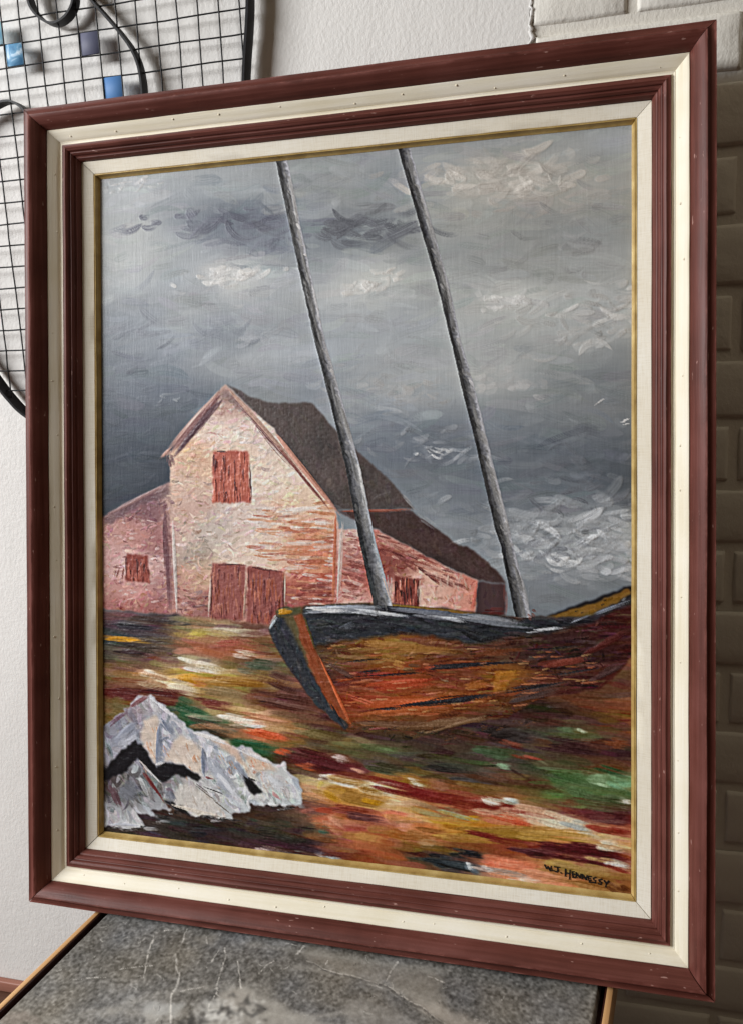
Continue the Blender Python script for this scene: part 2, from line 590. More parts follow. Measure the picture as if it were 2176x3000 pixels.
class Paint:
    def __init__(s, h, w, seed):
        s.h, s.w = h, w
        s.C = np.zeros((h, w, 3))
        s.Z = np.zeros((h, w))
        s.r = np.random.default_rng(seed)
        s.wx = vnoise(h, w, 9, 9, 3, seed + 1)
        s.wy = vnoise(h, w, 9, 9, 3, seed + 2)

    def mask(s, poly, rag=1.2, soft=1):
        p = np.asarray(poly)
        x0, y0 = np.floor(p.min(0) - 6).astype(int)
        x1, y1 = np.ceil(p.max(0) + 6).astype(int)
        x0, y0, x1, y1 = max(x0, 0), max(y0, 0), min(x1, s.w), min(y1, s.h)
        m_ = np.zeros((s.h, s.w))
        if x1 <= x0 or y1 <= y0:
            return m_
        X, Y = np.meshgrid(np.arange(x0, x1), np.arange(y0, y1))
        X = X + rag * s.wx[y0:y1, x0:x1] * 2
        Y = Y + rag * s.wy[y0:y1, x0:x1] * 2
        ins = np.zeros(X.shape, bool)
        for (ax, ay), (bx, by) in zip(p, np.roll(p, -1, 0)):
            if ay == by:
                continue
            c = ((ay > Y) != (by > Y)) & (X < (bx - ax) * (Y - ay) / (by - ay) + ax)
            ins ^= c
        sub = ins.astype(float)
        if soft:
            sub = blur(sub, soft)
        m_[y0:y1, x0:x1] = sub
        return m_

    def fill(s, poly, col, op=1.0, rag=1.2, soft=1, hgt=0.0):
        m_ = s.mask(poly, rag, soft) * op
        s.C += (np.asarray(col, float) - s.C) * m_[..., None]
        s.Z += hgt * m_
        return m_

    def stroke(s, a, b, w, col, op=0.8, curv=0.0, h=0.2, dry=0.35, m_=None, var=9, soft=0.35):
        a, b = np.asarray(a, float), np.asarray(b, float)
        d = b - a
        L = float(np.hypot(*d))
        if L < 1:
            return
        d = d / L
        n = np.array([-d[1], d[0]])
        ex = w + abs(curv) * L
        x0 = max(int(min(a[0], b[0]) - ex - 2), 0)
        x1 = min(int(max(a[0], b[0]) + ex + 3), s.w)
        y0 = max(int(min(a[1], b[1]) - ex - 2), 0)
        y1 = min(int(max(a[1], b[1]) + ex + 3), s.h)
        if x1 <= x0 or y1 <= y0:
            return
        X, Y = np.meshgrid(np.arange(x0, x1) - a[0], np.arange(y0, y1) - a[1])
        t = (X * d[0] + Y * d[1]) / L
        v = (X * n[0] + Y * n[1]) - curv * L * 4 * t * (1 - t)
        q = v / (w / 2) / np.clip(np.minimum(t / 0.22 + 0.12, (1.08 - t) / 0.38), 0.06, 1) ** 0.6
        nb = 24
        br = s.r.uniform(0, 1, nb + 2)
        bp = np.clip((q * 0.5 + 0.5) * nb, 0, nb)
        bi = bp.astype(int)
        bf = bp - bi
        bris = br[bi] * (1 - bf) + br[bi + 1] * bf
        en = np.clip((t + 0.04) / 0.1, 0, 1) * np.clip((1.0 + 0.5 * (bris - 0.62) - t) / (0.1 + 0.3 * dry), 0, 1)
        prof = np.clip((1 - np.abs(q)) / soft, 0, 1)
        al = prof * en * op * np.clip(1 - dry * (bris * 1.3 - 0.25) * (0.45 + t), 0, 1)
        al[(t < -0.06) | (t > 1.12)] = 0
        if m_ is not None:
            al = al * m_[y0:y1, x0:x1]
        cc = np.asarray(col, float) + (bris[..., None] - 0.5) * var * 2
        sub = s.C[y0:y1, x0:x1]
        sub += (cc - sub) * al[..., None]
        rid = np.clip(1 - np.abs(np.abs(q) - 0.8) / 0.25, 0, 1) * 0.8 + np.clip(1 - np.abs(t - 0.97) / 0.06, 0, 1) * 0.9
        s.Z[y0:y1, x0:x1] += h * al * (0.35 + 0.5 * (1 - bris) + rid * np.clip(1 - np.abs(q), 0, 0.35) * 2.2)

    def region(s, m_, n, ln, wd, ang, sd, jit=8, op=0.5, curv=0.1, h=0.15, dry=0.4, src=None, hue=3, soft=0.3, disp=(0, 0)):
        src = s.C.copy() if src is None else src
        p = m_.ravel() > 0.4
        ids = np.flatnonzero(p)
        if len(ids) == 0:
            return
        for k in s.r.choice(ids, n):
            y, x = divmod(int(k), s.w)
            a = math.radians(ang + s.r.normal(0, sd))
            L = s.r.uniform(*ln)
            w = s.r.uniform(*wd)
            dx, dy = math.cos(a) * L / 2, math.sin(a) * L / 2
            yy_ = int(np.clip(y + s.r.normal(0, disp[1]), 0, s.h - 1)) if disp[1] else y
            xx_ = int(np.clip(x + s.r.normal(0, disp[0]), 0, s.w - 1)) if disp[0] else x
            c = src[yy_, xx_] + s.r.normal(0, jit) + s.r.normal(0, hue, 3)
            sg = 1 if s.r.random() < 0.5 else -1
            s.stroke((x - sg * dx, y - sg * dy), (x + sg * dx, y + sg * dy), w, c, op * s.r.uniform(0.6, 1.1), s.r.normal(0, curv), h, dry, m_, soft=soft)

    def dabs(s, pts, w, col, n=5, op=0.85, h=0.4, dry=0.5, var=14, m_=None, curv=0.012, spread=1.0, jit=9):
        """n overlapping strokes that follow the line from pts[0] to pts[1] (raster positions)"""
        a, b = np.asarray(pts[0]), np.asarray(pts[1])
        d = b - a
        L = np.hypot(*d)
        nn = np.array([-d[1], d[0]]) / max(L, 1)
        for k in range(n):
            t0 = s.r.uniform(0, 0.55) if n > 1 else 0
            t1 = min(t0 + s.r.uniform(0.45, 0.85), 1.08) if n > 1 else 1
            o = nn * s.r.normal(0, 0.38) * w * spread if n > 1 else 0
            s.stroke(a + d * t0 + o, a + d * t1 + o, w * s.r.uniform(0.4, 0.8) if n > 1 else w, np.asarray(col) + s.r.normal(0, jit), op, s.r.normal(0, curv), h, dry, m_, var)


def field(pts, sx, sy, h, w, conv=Dp):
    """smooth colour field through sampled colours"""
    xy = conv([(p[0], p[1]) for p in pts])
    col = np.array([p[2] for p in pts], float)
    hs, ws = h // 6 + 2, w // 6 + 2
    Y, X = np.meshgrid(np.arange(hs) * 6, np.arange(ws) * 6, indexing='ij')
    num = np.zeros((hs, ws, 3))
    den = np.full((hs, ws), 1e-9)
    for (x, y), c in zip(xy, col):
        d2 = ((X - x) / sx) ** 2 + ((Y - y) / sy) ** 2
        k = np.exp(-d2) + 0.004 / (1 + d2 * d2)
        num += k[..., None] * c
        den += k
    f = num / den[..., None]
    iy = np.clip(np.arange(h) / 6, 0, hs - 1.001)
    ix = np.clip(np.arange(w) / 6, 0, ws - 1.001)
    y0, x0 = iy.astype(int), ix.astype(int)
    fy, fx = (iy - y0)[:, None, None], (ix - x0)[None, :, None]
    a = f[y0][:, x0] * (1 - fx) + f[y0][:, x0 + 1] * fx
    b_ = f[y0 + 1][:, x0] * (1 - fx) + f[y0 + 1][:, x0 + 1] * fx
    return a * (1 - fy) + b_ * fy


def G(v, b=4):          # a bluish grey
    return (v - b * 0.4, v, v + b)


P = Paint(NH, NW, 5)
# ---- sky
sky = [(240, 430, G(150)), (300, 415, G(164)), (400, 420, G(148)), (520, 400, G(142)), (600, 400, G(140)), (700, 380, G(138)), (800, 390, G(134)),
       (1000, 345, G(140)), (1200, 325, G(140, 2)), (1380, 310, G(152)), (1060, 395, (166, 162, 156)), (1130, 400, (166, 160, 154)), (1250, 375, (152, 149, 146)),
       (1380, 370, G(136, 2)), (400, 470, G(122, 8)), (480, 488, G(98, 13)), (560, 500, G(108, 12)), (610, 525, G(112, 12)), (640, 560, G(138)),
       (760, 500, G(114, 8)), (800, 515, G(100, 7)), (880, 515, G(120, 5)), (900, 460, G(140)), (300, 500, G(150, 2)), (260, 560, G(152, 2)), (280, 620, G(152, 2)),
       (400, 545, G(150, 3)), (480, 560, G(132, 8)), (420, 640, G(146, 6)), (520, 608, (192, 190, 188)), (600, 650, G(152, 5)), (560, 690, G(144, 5)),
       (330, 690, G(126, 8)), (275, 672, G(114, 9)), (260, 640, G(150, 2)), (300, 745, G(118, 9)), (400, 715, G(142, 4)), (500, 735, G(126, 9)), (420, 680, G(142, 5)),
       (260, 800, G(98, 11)), (300, 850, G(98, 11)), (350, 800, G(122, 10)), (270, 950, G(72, 12)), (330, 930, G(80, 12)), (245, 1050, G(60, 11)),
       (330, 1050, G(56, 11)), (300, 1000, G(64, 12)), (372, 1005, G(60, 10)), (360, 870, G(92, 12)), (450, 870, G(98, 10)), (450, 800, G(130, 8)), (520, 820, G(140, 6)),
       (600, 800, G(152, 6)), (600, 872, G(118, 3)), (655, 800, G(156, 7)), (690, 860, G(128, 10)), (640, 740, G(146, 6)), (660, 640, G(152, 5)),
       (800, 632, (182, 182, 180)), (850, 612, (184, 182, 178)), (780, 690, G(160, 6)), (850, 750, G(156, 5)), (900, 700, G(150, 4)), (930, 600, G(146, 3)),
       (740, 560, G(132, 7)), (760, 600, G(156, 5)), (700, 440, G(140)), (800, 440, G(138)), (930, 540, G(138, 3)),
       (820, 800, G(152, 5)), (880, 870, G(158, 3)), (940, 860, G(164, 2)), (800, 880, G(146, 6)), (800, 930, G(128, 9)), (860, 950, G(118, 10)), (950, 980, G(108, 11)),
       (1000, 990, G(106, 10)), (920, 1050, G(106, 9)), (860, 1010, G(112, 9)), (900, 1100, G(122, 8)), (960, 1150, G(136, 6)), (1050, 1100, G(110, 9)), (1010, 1060, G(104, 9)),
       (1060, 1180, G(126, 7)), (1100, 1240, G(132, 6)), (980, 1200, G(128, 6)), (960, 780, G(150, 4)), (960, 900, G(132, 8)),
       (1000, 470, (150, 149, 147)), (1100, 460, (150, 149, 147)), (1200, 500, G(132, 2)), (1350, 430, (142, 140, 138)), (1300, 400, (152, 149, 145)),
       (1230, 440, (162, 157, 151)), (1180, 475, G(136, 1)), (1300, 520, G(138, 1)), (1350, 600, G(150, 1)), (1115, 668, (188, 187, 184)), (1020, 640, G(150, 2)),
       (1050, 560, G(146, 2)), (1180, 580, G(142, 1)), (1100, 750, G(156, 1)), (1250, 700, G(160, 0)), (1350, 680, G(166, 0)), (1300, 740, G(156, 1)), (1050, 720, G(158, 1)),
       (1060, 800, G(162, 1)), (1200, 800, G(148, 1)), (1370, 800, G(124, 4)), (1120, 848, G(160, 1)), (1250, 860, G(122, 4)), (1380, 860, G(112, 6)),
       (1100, 920, G(124, 7)), (1200, 930, G(118, 6)), (1300, 900, G(122, 5)), (1250, 1000, G(97, 9)), (1350, 1000, G(98, 8)), (1180, 1010, G(105, 9)),
       (1388, 1060, G(74, 8)), (1200, 1075, G(103, 9)), (1290, 1060, G(97, 8)), (1200, 1130, G(124, 7)), (1320, 1140, G(130, 6)), (1250, 1165, G(140, 5)), (1150, 1120, G(106, 9)),
       (1180, 1200, G(130, 8)), (1250, 1220, G(160, 4)), (1330, 1215, G(166, 3)), (1200, 1280, G(126, 9)), (1300, 1270, G(128, 6)), (1380, 1255, G(140, 6)),
       (1250, 1325, G(108, 7)), (1390, 1290, G(96, 7)), (1160, 1300, G(118, 8))]
SK = field(sky, 46, 26, NH, NW)
SK = 1.14 * SK - 3
P.C[:] = SK
full = np.ones((NH, NW))
P.region(full, 1700, (26, 85), (6, 18), 0, 13, 8, 0.5, 0.07, 0.12, 0.5, src=SK, hue=2, disp=(22, 16))
P.C += 9.0 * vnoise(NH, NW, 20, 52, 4, 31)[..., None] + 1.6 * vnoise(NH, NW, 30, 60, 2, 32)[..., None] * np.array([0.9, 0.1, -1.0]) + np.array([-1.5, 1.0, -1.0])
SK2 = P.C.copy()


def arcs(cx, cy, rx, ry, n, col, jit, L=(14, 36), wd=(4, 9), op=0.6, h=0.5, tilt=0, curv=0.05):
    c0 = Dp([(cx, cy)])[0]
    col = np.array(col, float) * 1.02 + 4
    for _ in range(int(n * 2.2)):
        x, y = c0[0] + P.r.normal(0, rx * 0.9), c0[1] + P.r.normal(0, ry)
        l_ = P.r.uniform(*L) * P.r.uniform(0.6, 1.1)
        a = math.radians(tilt + P.r.normal(0, 20))
        dx, dy = math.cos(a) * l_ / 2, math.sin(a) * l_ / 2
        if P.r.random() < 0.5:
            dx, dy = -dx, -dy
        c = col + P.r.normal(0, jit)
        P.stroke((x - dx, y - dy), (x + dx, y + dy), P.r.uniform(*wd) * P.r.uniform(0.8, 1.5), c, min(1, op * P.r.uniform(0.4, 1.3)), (1 if dx > 0 else -1) * P.r.normal(curv, 0.09), h * 1.9, 0.7, None, 12, soft=0.45)


# crescent brush marks, thick highlights
arcs(520, 606, 30, 7, 13, (205, 203, 200), 12, (16, 40), (4, 9), 0.7, 0.7)
arcs(520, 620, 40, 10, 8, (176, 176, 176), 8, (16, 40), (4, 9), 0.4, 0.4)
arcs(810, 634, 20, 4, 10, (202, 200, 196), 10, (14, 30), (3, 8), 0.7, 0.7)
arcs(868, 610, 14, 5, 7, (205, 202, 197), 10, (10, 24), (3, 7), 0.7, 0.7)
arcs(1112, 668, 18, 6, 9, (212, 211, 208), 9, (12, 26), (4, 8), 0.7, 0.8)
arcs(1010, 393, 12, 4, 7, (200, 196, 188), 10, (12, 26), (4, 8), 0.7, 0.8)
arcs(1130, 394, 62, 14, 34, (186, 180, 172), 11, (20, 56), (6, 13), 0.6, 0.8)
arcs(1100, 370, 60, 8, 10, (166, 161, 154), 10, (20, 50), (5, 10), 0.45, 0.5)
arcs(1190, 408, 18, 4, 6, (205, 200, 192), 8, (10, 26), (3, 6), 0.6, 0.8)
arcs(1250, 440, 60, 10, 14, (164, 158, 152), 8, (20, 44), (5, 10), 0.4, 0.4)
arcs(1320, 690, 60, 20, 40, (182, 181, 178), 13, (16, 50), (4, 9), 0.6, 0.9)
arcs(1250, 510, 60, 26, 18, (140, 140, 140), 14, (20, 46), (5, 10), 0.35, 0.5)
arcs(1060, 832, 12, 10, 8, (186, 185, 183), 8, (14, 26), (5, 10), 0.5, 0.4)
arcs(1140, 850, 24, 9, 10, (174, 173, 172), 8, (16, 32), (6, 10), 0.45, 0.4)
arcs(900, 855, 40, 12, 14, (172, 170, 168), 10, (16, 34), (5, 10), 0.45, 0.4)
arcs(960, 985, 40, 12, 22, (138, 142, 148), 20, (14, 36), (3, 7), 0.5, 0.6)
arcs(965, 1000, 12, 5, 7, (196, 198, 200), 12, (12, 26), (2, 4), 0.7, 0.8)
arcs(860, 780, 60, 40, 26, (156, 158, 160), 10, (20, 50), (5, 10), 0.35, 0.4)
arcs(300, 410, 26, 4, 9, (184, 184, 184), 9, (12, 34), (3, 6), 0.6, 0.6, -8)
arcs(490, 488, 60, 9, 20, (92, 94, 107), 9, (24, 64), (6, 13), 0.6, 0.4)
arcs(610, 520, 26, 10, 8, (108, 110, 122), 8, (24, 50), (5, 11), 0.4, 0.3)
arcs(795, 508, 54, 10, 20, (94, 96, 103), 9, (24, 64), (6, 13), 0.6, 0.4)
arcs(500, 740, 60, 8, 12, (126, 131, 140), 8, (24, 60), (5, 11), 0.4, 0.3)
arcs(560, 745, 30, 8, 8, (160, 163, 168), 8, (24, 50), (5, 10), 0.4, 0.4)
arcs(300, 735, 30, 8, 10, (118, 122, 131), 8, (24, 50), (5, 11), 0.4, 0.3)
arcs(1250, 1160, 75, 20, 56, (150, 154, 158), 22, (18, 54), (5, 11), 0.6, 1.0)
arcs(1330, 1070, 50, 26, 26, (104, 107, 114), 15, (20, 50), (4, 9), 0.45, 0.7)
arcs(1270, 1222, 72, 18, 56, (172, 175, 178), 22, (18, 50), (4, 10), 0.65, 1.0)
arcs(1235, 1243, 14, 6, 7, (212, 214, 215), 8, (12, 30), (3, 6), 0.7, 0.9)
arcs(1350, 1195, 30, 12, 16, (178, 180, 182), 18, (16, 38), (3, 7), 0.6, 0.9)
arcs(1230, 1205, 30, 8, 12, (128, 131, 138), 14, (16, 38), (3, 7), 0.5, 0.8)
arcs(1360, 1260, 30, 10, 12, (172, 174, 178), 14, (16, 38), (4, 8), 0.55, 0.8)
arcs(370, 880, 14, 4, 3, (140, 145, 150), 8, (10, 20), (2, 4), 0.6, 0.6)
arcs(300, 960, 60, 60, 26, (74, 79, 90), 9, (20, 60), (5, 10), 0.3, 0.3)
for cx, cy, rx, ry, n_, L_ in ((1250, 560, 90, 90, 60, (14, 44)), (1290, 840, 80, 60, 50, (14, 44)), (1280, 980, 80, 50, 50, (16, 46)), (900, 760, 60, 110, 60, (14, 40)), (940, 1080, 50, 50, 34, (14, 36)), (480, 560, 130, 90, 60, (16, 44)), (420, 760, 120, 60, 50, (16, 50)), (1180, 1260, 60, 40, 34, (14, 34)), (760, 420, 110, 40, 40, (16, 44))):
    c0 = Dp([(cx, cy)])[0]
    for _ in range(n_):          # unblended ridges of the same greys, a little lighter or darker than what lies under them
        x, y = c0[0] + P.r.normal(0, rx * 0.8), c0[1] + P.r.normal(0, ry * 0.8)
        if not (4 < x < NW - 4 and 4 < y < NH - 4):
            continue
        l_, a = P.r.uniform(*L_), math.radians(P.r.normal(0, 24))
        dx, dy = math.cos(a) * l_ / 2, math.sin(a) * l_ / 2
        sg = 1 if P.r.random() < 0.5 else -1
        c = P.C[int(y), int(x)] + P.r.normal(4, 11)
        P.stroke((x - sg * dx, y - sg * dy), (x + sg * dx, y + sg * dy), P.r.uniform(4, 11) * P.r.uniform(0.8, 2.0), c, P.r.uniform(0.25, 0.7), sg * P.r.normal(0.03, 0.05), 0.7, 0.75, None, 8, soft=0.7)
for a_, b_, c_ in (((1305, 905), (1340, 882), 190), ((1372, 937), (1395, 930), 215), ((1395, 932), (1372, 938), 205), ((240, 408), (310, 400), 196)):
    P.dabs(Dp([a_, b_]), 3.2, (c_,) * 3, 2, 0.8, 0.7)

# ---- barn
W4, W5, W7, W8, W9, W10 = (280, 1000), (800, 1000), (280, 1500), (760, 1550), (1300, 1600), (280, 1950)
W11, W12 = (800, 2050), (1300, 2100)


def cat(*a):
    return np.concatenate(a, 0)


# dark roofs
roof = cat(Zp(W4, [(1050, 340), (1250, 445), (1430, 500)]), Zp(W5, [(0, 500), (310, 490), (380, 575), (490, 700), (655, 860), (900, 1080), (1135, 1345), (500, 1358), (240, 1030), (0, 700)]), Zp(W4, [(1300, 590)]))
mr = P.fill(roof, (82, 72, 70), 1, 0.7, 1)
P.C += mr[..., None] * (10 * vnoise(NH, NW, 30, 30, 3, 41)[..., None]) * np.array([1.2, 0.8, 0.7])
P.region(mr, 150, (10, 30), (4, 8), 60, 25, 8, 0.4, 0.1, 0.2, 0.4)
r2 = cat(Zp(W5, [(520, 1368), (1095, 1358), (1300, 1500), (1490, 1640)]), Zp(W9, [(180, 0), (300, 90), (430, 205), (495, 300), (270, 275), (0, 160)]), Zp(W8, [(1640, 385), (1300, 200), (1100, 95), (935, 0)]))
m2 = P.fill(r2, (72, 55, 53), 1, 0.7, 1)
P.C += m2[..., None] * (9 * vnoise(NH, NW, 24, 24, 3, 42)[..., None]) * np.array([1.2, 0.8, 0.7])
P.region(m2, 110, (10, 26), (4, 8), 35, 25, 7, 0.4, 0.1, 0.2, 0.4)
P.dabs(Zp(W5, [(545, 1366), (1110, 1350)]), 3.4, (134, 84, 72), 9, 0.8, 0.3, spread=0.4)
P.dabs(cat(Zp(W5, [(1000, 1190)]), Zp(W5, [(1140, 1345)])), 4, (150, 150, 152), 4, 0.5, 0.3)
P.dabs(cat(Zp(W5, [(1130, 1360)]), Zp(W5, [(1330, 1500)])), 6, (150, 152, 154), 4, 0.5, 0.3)

# walls
wing = cat(Zp(W4, [(60, 1418), (605, 1132), (610, 1640)]), Zp(W7, [(665, 838), (85, 775), (60, 770)]))
mw = P.fill(wing, (178, 146, 140), 1, 1.0, 1)
gable = cat(Zp(W4, [(1042, 345), (600, 900), (605, 1640)]), Zp(W7, [(668, 835), (920, 872), (1400, 925)]), Zp(W8, [(205, 700), (600, 640)]), Zp(W5, [(500, 1360), (240, 1035), (0, 705)]))
mg = P.fill(gable, (200, 184, 172), 1, 0.8, 1)
rw = cat(Zp(W5, [(500, 1365)]), Zp(W8, [(640, 0), (700, 10), (935, 10), (1100, 95), (1300, 205), (1640, 385)]), Zp(W9, [(0, 170), (270, 275), (245, 545)]), Zp(W8, [(1640, 680), (600, 640)]))
mrw = P.fill(rw, (202, 168, 156), 1, 0.8, 1)
endw = Zp(W9, [(270, 285), (495, 305), (490, 555), (245, 560)])
me_ = P.fill(endw, (76, 56, 57), 1, 1.0, 1)
P.region(me_, 20, (8, 16), (4, 7), 90, 20, 7, 0.5, 0.1, 0.2)
P.dabs(Zp(W9, [(275, 520), (480, 525)]), 7, (98, 46, 44), 5, 0.7, 0.2)
P.dabs(Zp(W9, [(492, 300), (490, 560)]), 3, (128, 82, 78), 4, 0.5, 0.2)

wallcol = [(400, 1200, (196, 180, 168)), (470, 1180, (178, 172, 164)), (430, 1230, (150, 142, 132)), (400, 1080, (188, 168, 154)), (500, 950, (206, 194, 184)), (600, 1050, (208, 196, 182)),
           (560, 1150, (196, 184, 176)), (640, 1150, (204, 178, 156)), (690, 1180, (186, 128, 98)), (600, 1230, (208, 192, 178)), (520, 1230, (204, 190, 178)), (700, 1240, (190, 124, 98)),
           (680, 1290, (168, 96, 80)), (720, 1310, (150, 78, 68)), (660, 1330, (140, 84, 78)), (420, 1290, (182, 148, 130)), (440, 1340, (128, 88, 84)), (400, 1340, (168, 134, 128)),
           (640, 1240, (200, 168, 146)), (410, 1140, (180, 156, 146)), (540, 1010, (206, 186, 168)), (580, 980, (204, 192, 182)), (500, 900, (170, 146, 136)), (450, 1020, (196, 168, 146)),
           (680, 1120, (206, 188, 168)), (720, 1150, (204, 170, 148)), (450, 1270, (188, 160, 140)),
           (250, 1190, (176, 140, 134)), (300, 1180, (168, 128, 122)), (260, 1250, (190, 160, 156)), (330, 1260, (186, 158, 154)), (360, 1200, (134, 94, 96)), (366, 1290, (150, 116, 116)),
           (250, 1310, (180, 142, 136)), (300, 1310, (184, 142, 136)), (260, 1340, (146, 96, 92)), (340, 1345, (138, 92, 90)), (240, 1220, (186, 156, 152)), (320, 1130, (110, 82, 88)),
           (775, 1190, (196, 170, 162)), (780, 1240, (166, 120, 112)), (790, 1290, (150, 88, 82)), (770, 1320, (206, 182, 170)), (860, 1190, (150, 96, 88)), (880, 1230, (110, 60, 56)),
           (900, 1220, (150, 94, 84)), (960, 1270, (204, 164, 148)), (1000, 1300, (206, 176, 160)), (1030, 1320, (196, 140, 124)), (940, 1310, (204, 172, 158)), (1040, 1290, (168, 96, 84)), (900, 1190, (208, 168, 152))]
WC = field(wallcol, 22, 16, NH, NW)
WC = (WC - 150) * 1.10 + 150 + np.array([16, 9, 8])
mall = np.clip(mw + mg + mrw, 0, 1) * (1 - me_)
P.C += (WC - P.C) * (0.9 * mall)[..., None]
P.region(mw, 420, (6, 20), (2, 6), 165, 40, 20, 0.75, 0.15, 0.7, 0.6, src=WC, hue=7, disp=(8, 6))
P.region(mg, 1500, (6, 24), (2, 6), 172, 26, 20, 0.75, 0.15, 0.7, 0.6, src=WC, hue=7, disp=(12, 8))
P.region(mrw, 420, (6, 18), (2, 5), 168, 30, 24, 0.75, 0.15, 0.7, 0.6, src=WC, hue=7, disp=(8, 6))
# streaks of exposed orange and red boarding
r_ = P.r
for _ in range(170):
    x, y = r_.uniform(540, 735), r_.uniform(1110, 1340)
    if x < 620 and y > 1240: continue
    P.dabs(Dp([(x, y), (x + r_.uniform(30, 90), y + r_.uniform(-4, 8))]), r_.uniform(3, 6), [(192, 128, 94), (204, 150, 116), (170, 96, 76), (222, 208, 200), (224, 212, 204)][r_.integers(5)], 1, 0.7, 0.6, 0.6, m_=mg)
for _ in range(50):
    x, y = r_.uniform(650, 735), r_.uniform(1290, 1335)
    P.dabs(Dp([(x, y), (x + r_.uniform(20, 60), y + r_.uniform(-4, 6))]), r_.uniform(3, 6), [(140, 72, 64), (120, 62, 60), (176, 110, 94)][r_.integers(3)], 1, 0.6, 0.4, 0.6, m_=mg)
for _ in range(80):
    x, y = r_.uniform(830, 990), 0
    y = 1180 + (x - 830) * 0.55 + r_.uniform(-12, 34)
    P.dabs(Dp([(x, y), (x + r_.uniform(20, 60), y + r_.uniform(6, 26))]), r_.uniform(3, 6), [(112, 56, 54), (92, 46, 46), (150, 84, 74), (204, 160, 146)][r_.integers(4)], 1, 0.65, 0.4, 0.6, m_=mrw)
for _ in range(44):
    x, y = r_.uniform(752, 800), r_.uniform(1180, 1320)
    P.dabs(Dp([(x, y), (x + r_.uniform(20, 50), y + r_.uniform(4, 10))]), r_.uniform(3, 6), [(128, 66, 62), (150, 90, 84), (206, 186, 178)][r_.integers(3)], 1, 0.6, 0.4, 0.6, m_=mrw)
for _ in range(40):
    x, y = r_.uniform(960, 1055), r_.uniform(1260, 1345)
    P.dabs(Dp([(x, y), (x + r_.uniform(-6, 6), y + r_.uniform(10, 22))]), r_.uniform(2, 4), [(206, 170, 154), (176, 110, 96), (208, 184, 170)][r_.integers(3)], 1, 0.6, 0.5, 0.6, m_=mrw)
for _ in range(40):
    x, y = r_.uniform(470, 600), r_.uniform(900, 1060)
    P.dabs(Dp([(x, y), (x + r_.uniform(10, 24), y - r_.uniform(6, 16))]), r_.uniform(3, 5), [(212, 204, 196), (196, 182, 170), (206, 196, 190)][r_.integers(3)], 1, 0.6, 0.7, 0.4, m_=mg, curv=0.2)
for _ in range(26):
    x, y = r_.uniform(395, 470), r_.uniform(1150, 1260)
    P.dabs(Dp([(x, y), (x + r_.uniform(-12, 14), y + r_.uniform(6, 16))]), r_.uniform(2, 5), [(138, 132, 122), (164, 156, 146), (190, 180, 168)][r_.integers(3)], 1, 0.5, 0.7, 0.4, m_=mg, curv=0.2)
for _ in range(40):
    x, y = r_.uniform(378, 470), r_.uniform(1290, 1355)
    P.dabs(Dp([(x, y), (x + r_.uniform(10, 24), y + r_.uniform(-3, 5))]), r_.uniform(2, 5), [(132, 80, 78), (104, 72, 76), (196, 150, 138), (170, 110, 100)][r_.integers(4)], 1, 0.6, 0.7, 0.4, m_=mg)
for _ in range(260):
    x, y = r_.uniform(380, 740), r_.uniform(930, 1350)
    P.dabs(Dp([(x, y), (x + r_.uniform(8, 34), y + r_.uniform(-5, 6))]), r_.uniform(2, 5), [(228, 216, 210), (222, 206, 198), (186, 132, 108), (150, 120, 108), (214, 186, 172), (178, 118, 98)][r_.integers(6)], 2, 0.3, 0.8, 0.85, m_=mg, var=22)
for _ in range(90):
    x, y = r_.uniform(232, 376), r_.uniform(1130, 1350)
    P.dabs(Dp([(x, y), (x + r_.uniform(8, 26), y + r_.uniform(-6, 6))]), r_.uniform(2, 5), [(214, 194, 190), (204, 178, 172), (150, 100, 94), (128, 84, 84)][r_.integers(4)], 1, 0.6, 0.9, 0.7, m_=mw)
# gable boards and shadows
for off, c, w in ((0, (162, 122, 112), 9), (30, (130, 92, 92), 8), (70, (104, 78, 84), 9)):
    P.dabs(Zp(W4, [(1030 - off * 0.1, 365 + off), (600 + off * 0.6, 870 + off * 0.7)]), w, c, 16, 0.65, 0.4, spread=0.5)
P.dabs(Zp(W4, [(640, 830), (525, 938)]), 6, (176, 142, 132), 5, 0.85, 0.5, spread=0.5)
P.dabs(Zp(W4, [(1020, 365), (700, 735)]), 2.4, (186, 168, 160), 6, 0.5, 0.4, spread=0.6)
P.fill(Zp(W4, [(1020, 390), (1075, 390), (1250, 570), (1150, 560), (1060, 470), (985, 480)]), (104, 84, 88), 0.6, 2, 4)
P.dabs(Zp(W4, [(600, 900), (615, 1020)]), 6, (104, 76, 80), 8, 0.6, 0.4)
P.dabs(cat(Zp(W4, [(1050, 360)]), Zp(W4, [(1640, 1035)])), 5.5, (186, 154, 140), 26, 0.7, 0.6, spread=0.5)
P.dabs(cat(Zp(W5, [(0, 715)]), Zp(W5, [(500, 1350)])), 5.0, (188, 140, 124), 26, 0.7, 0.6, spread=0.5)
P.dabs(cat(Zp(W4, [(1080, 440)]), Zp(W4, [(1620, 1045)])), 3.5, (120, 84, 82), 14, 0.45, 0.4, spread=0.6)
P.dabs(cat(Zp(W5, [(0, 790)]), Zp(W5, [(440, 1330)])), 3.5, (128, 76, 70), 14, 0.5, 0.4, spread=0.6)
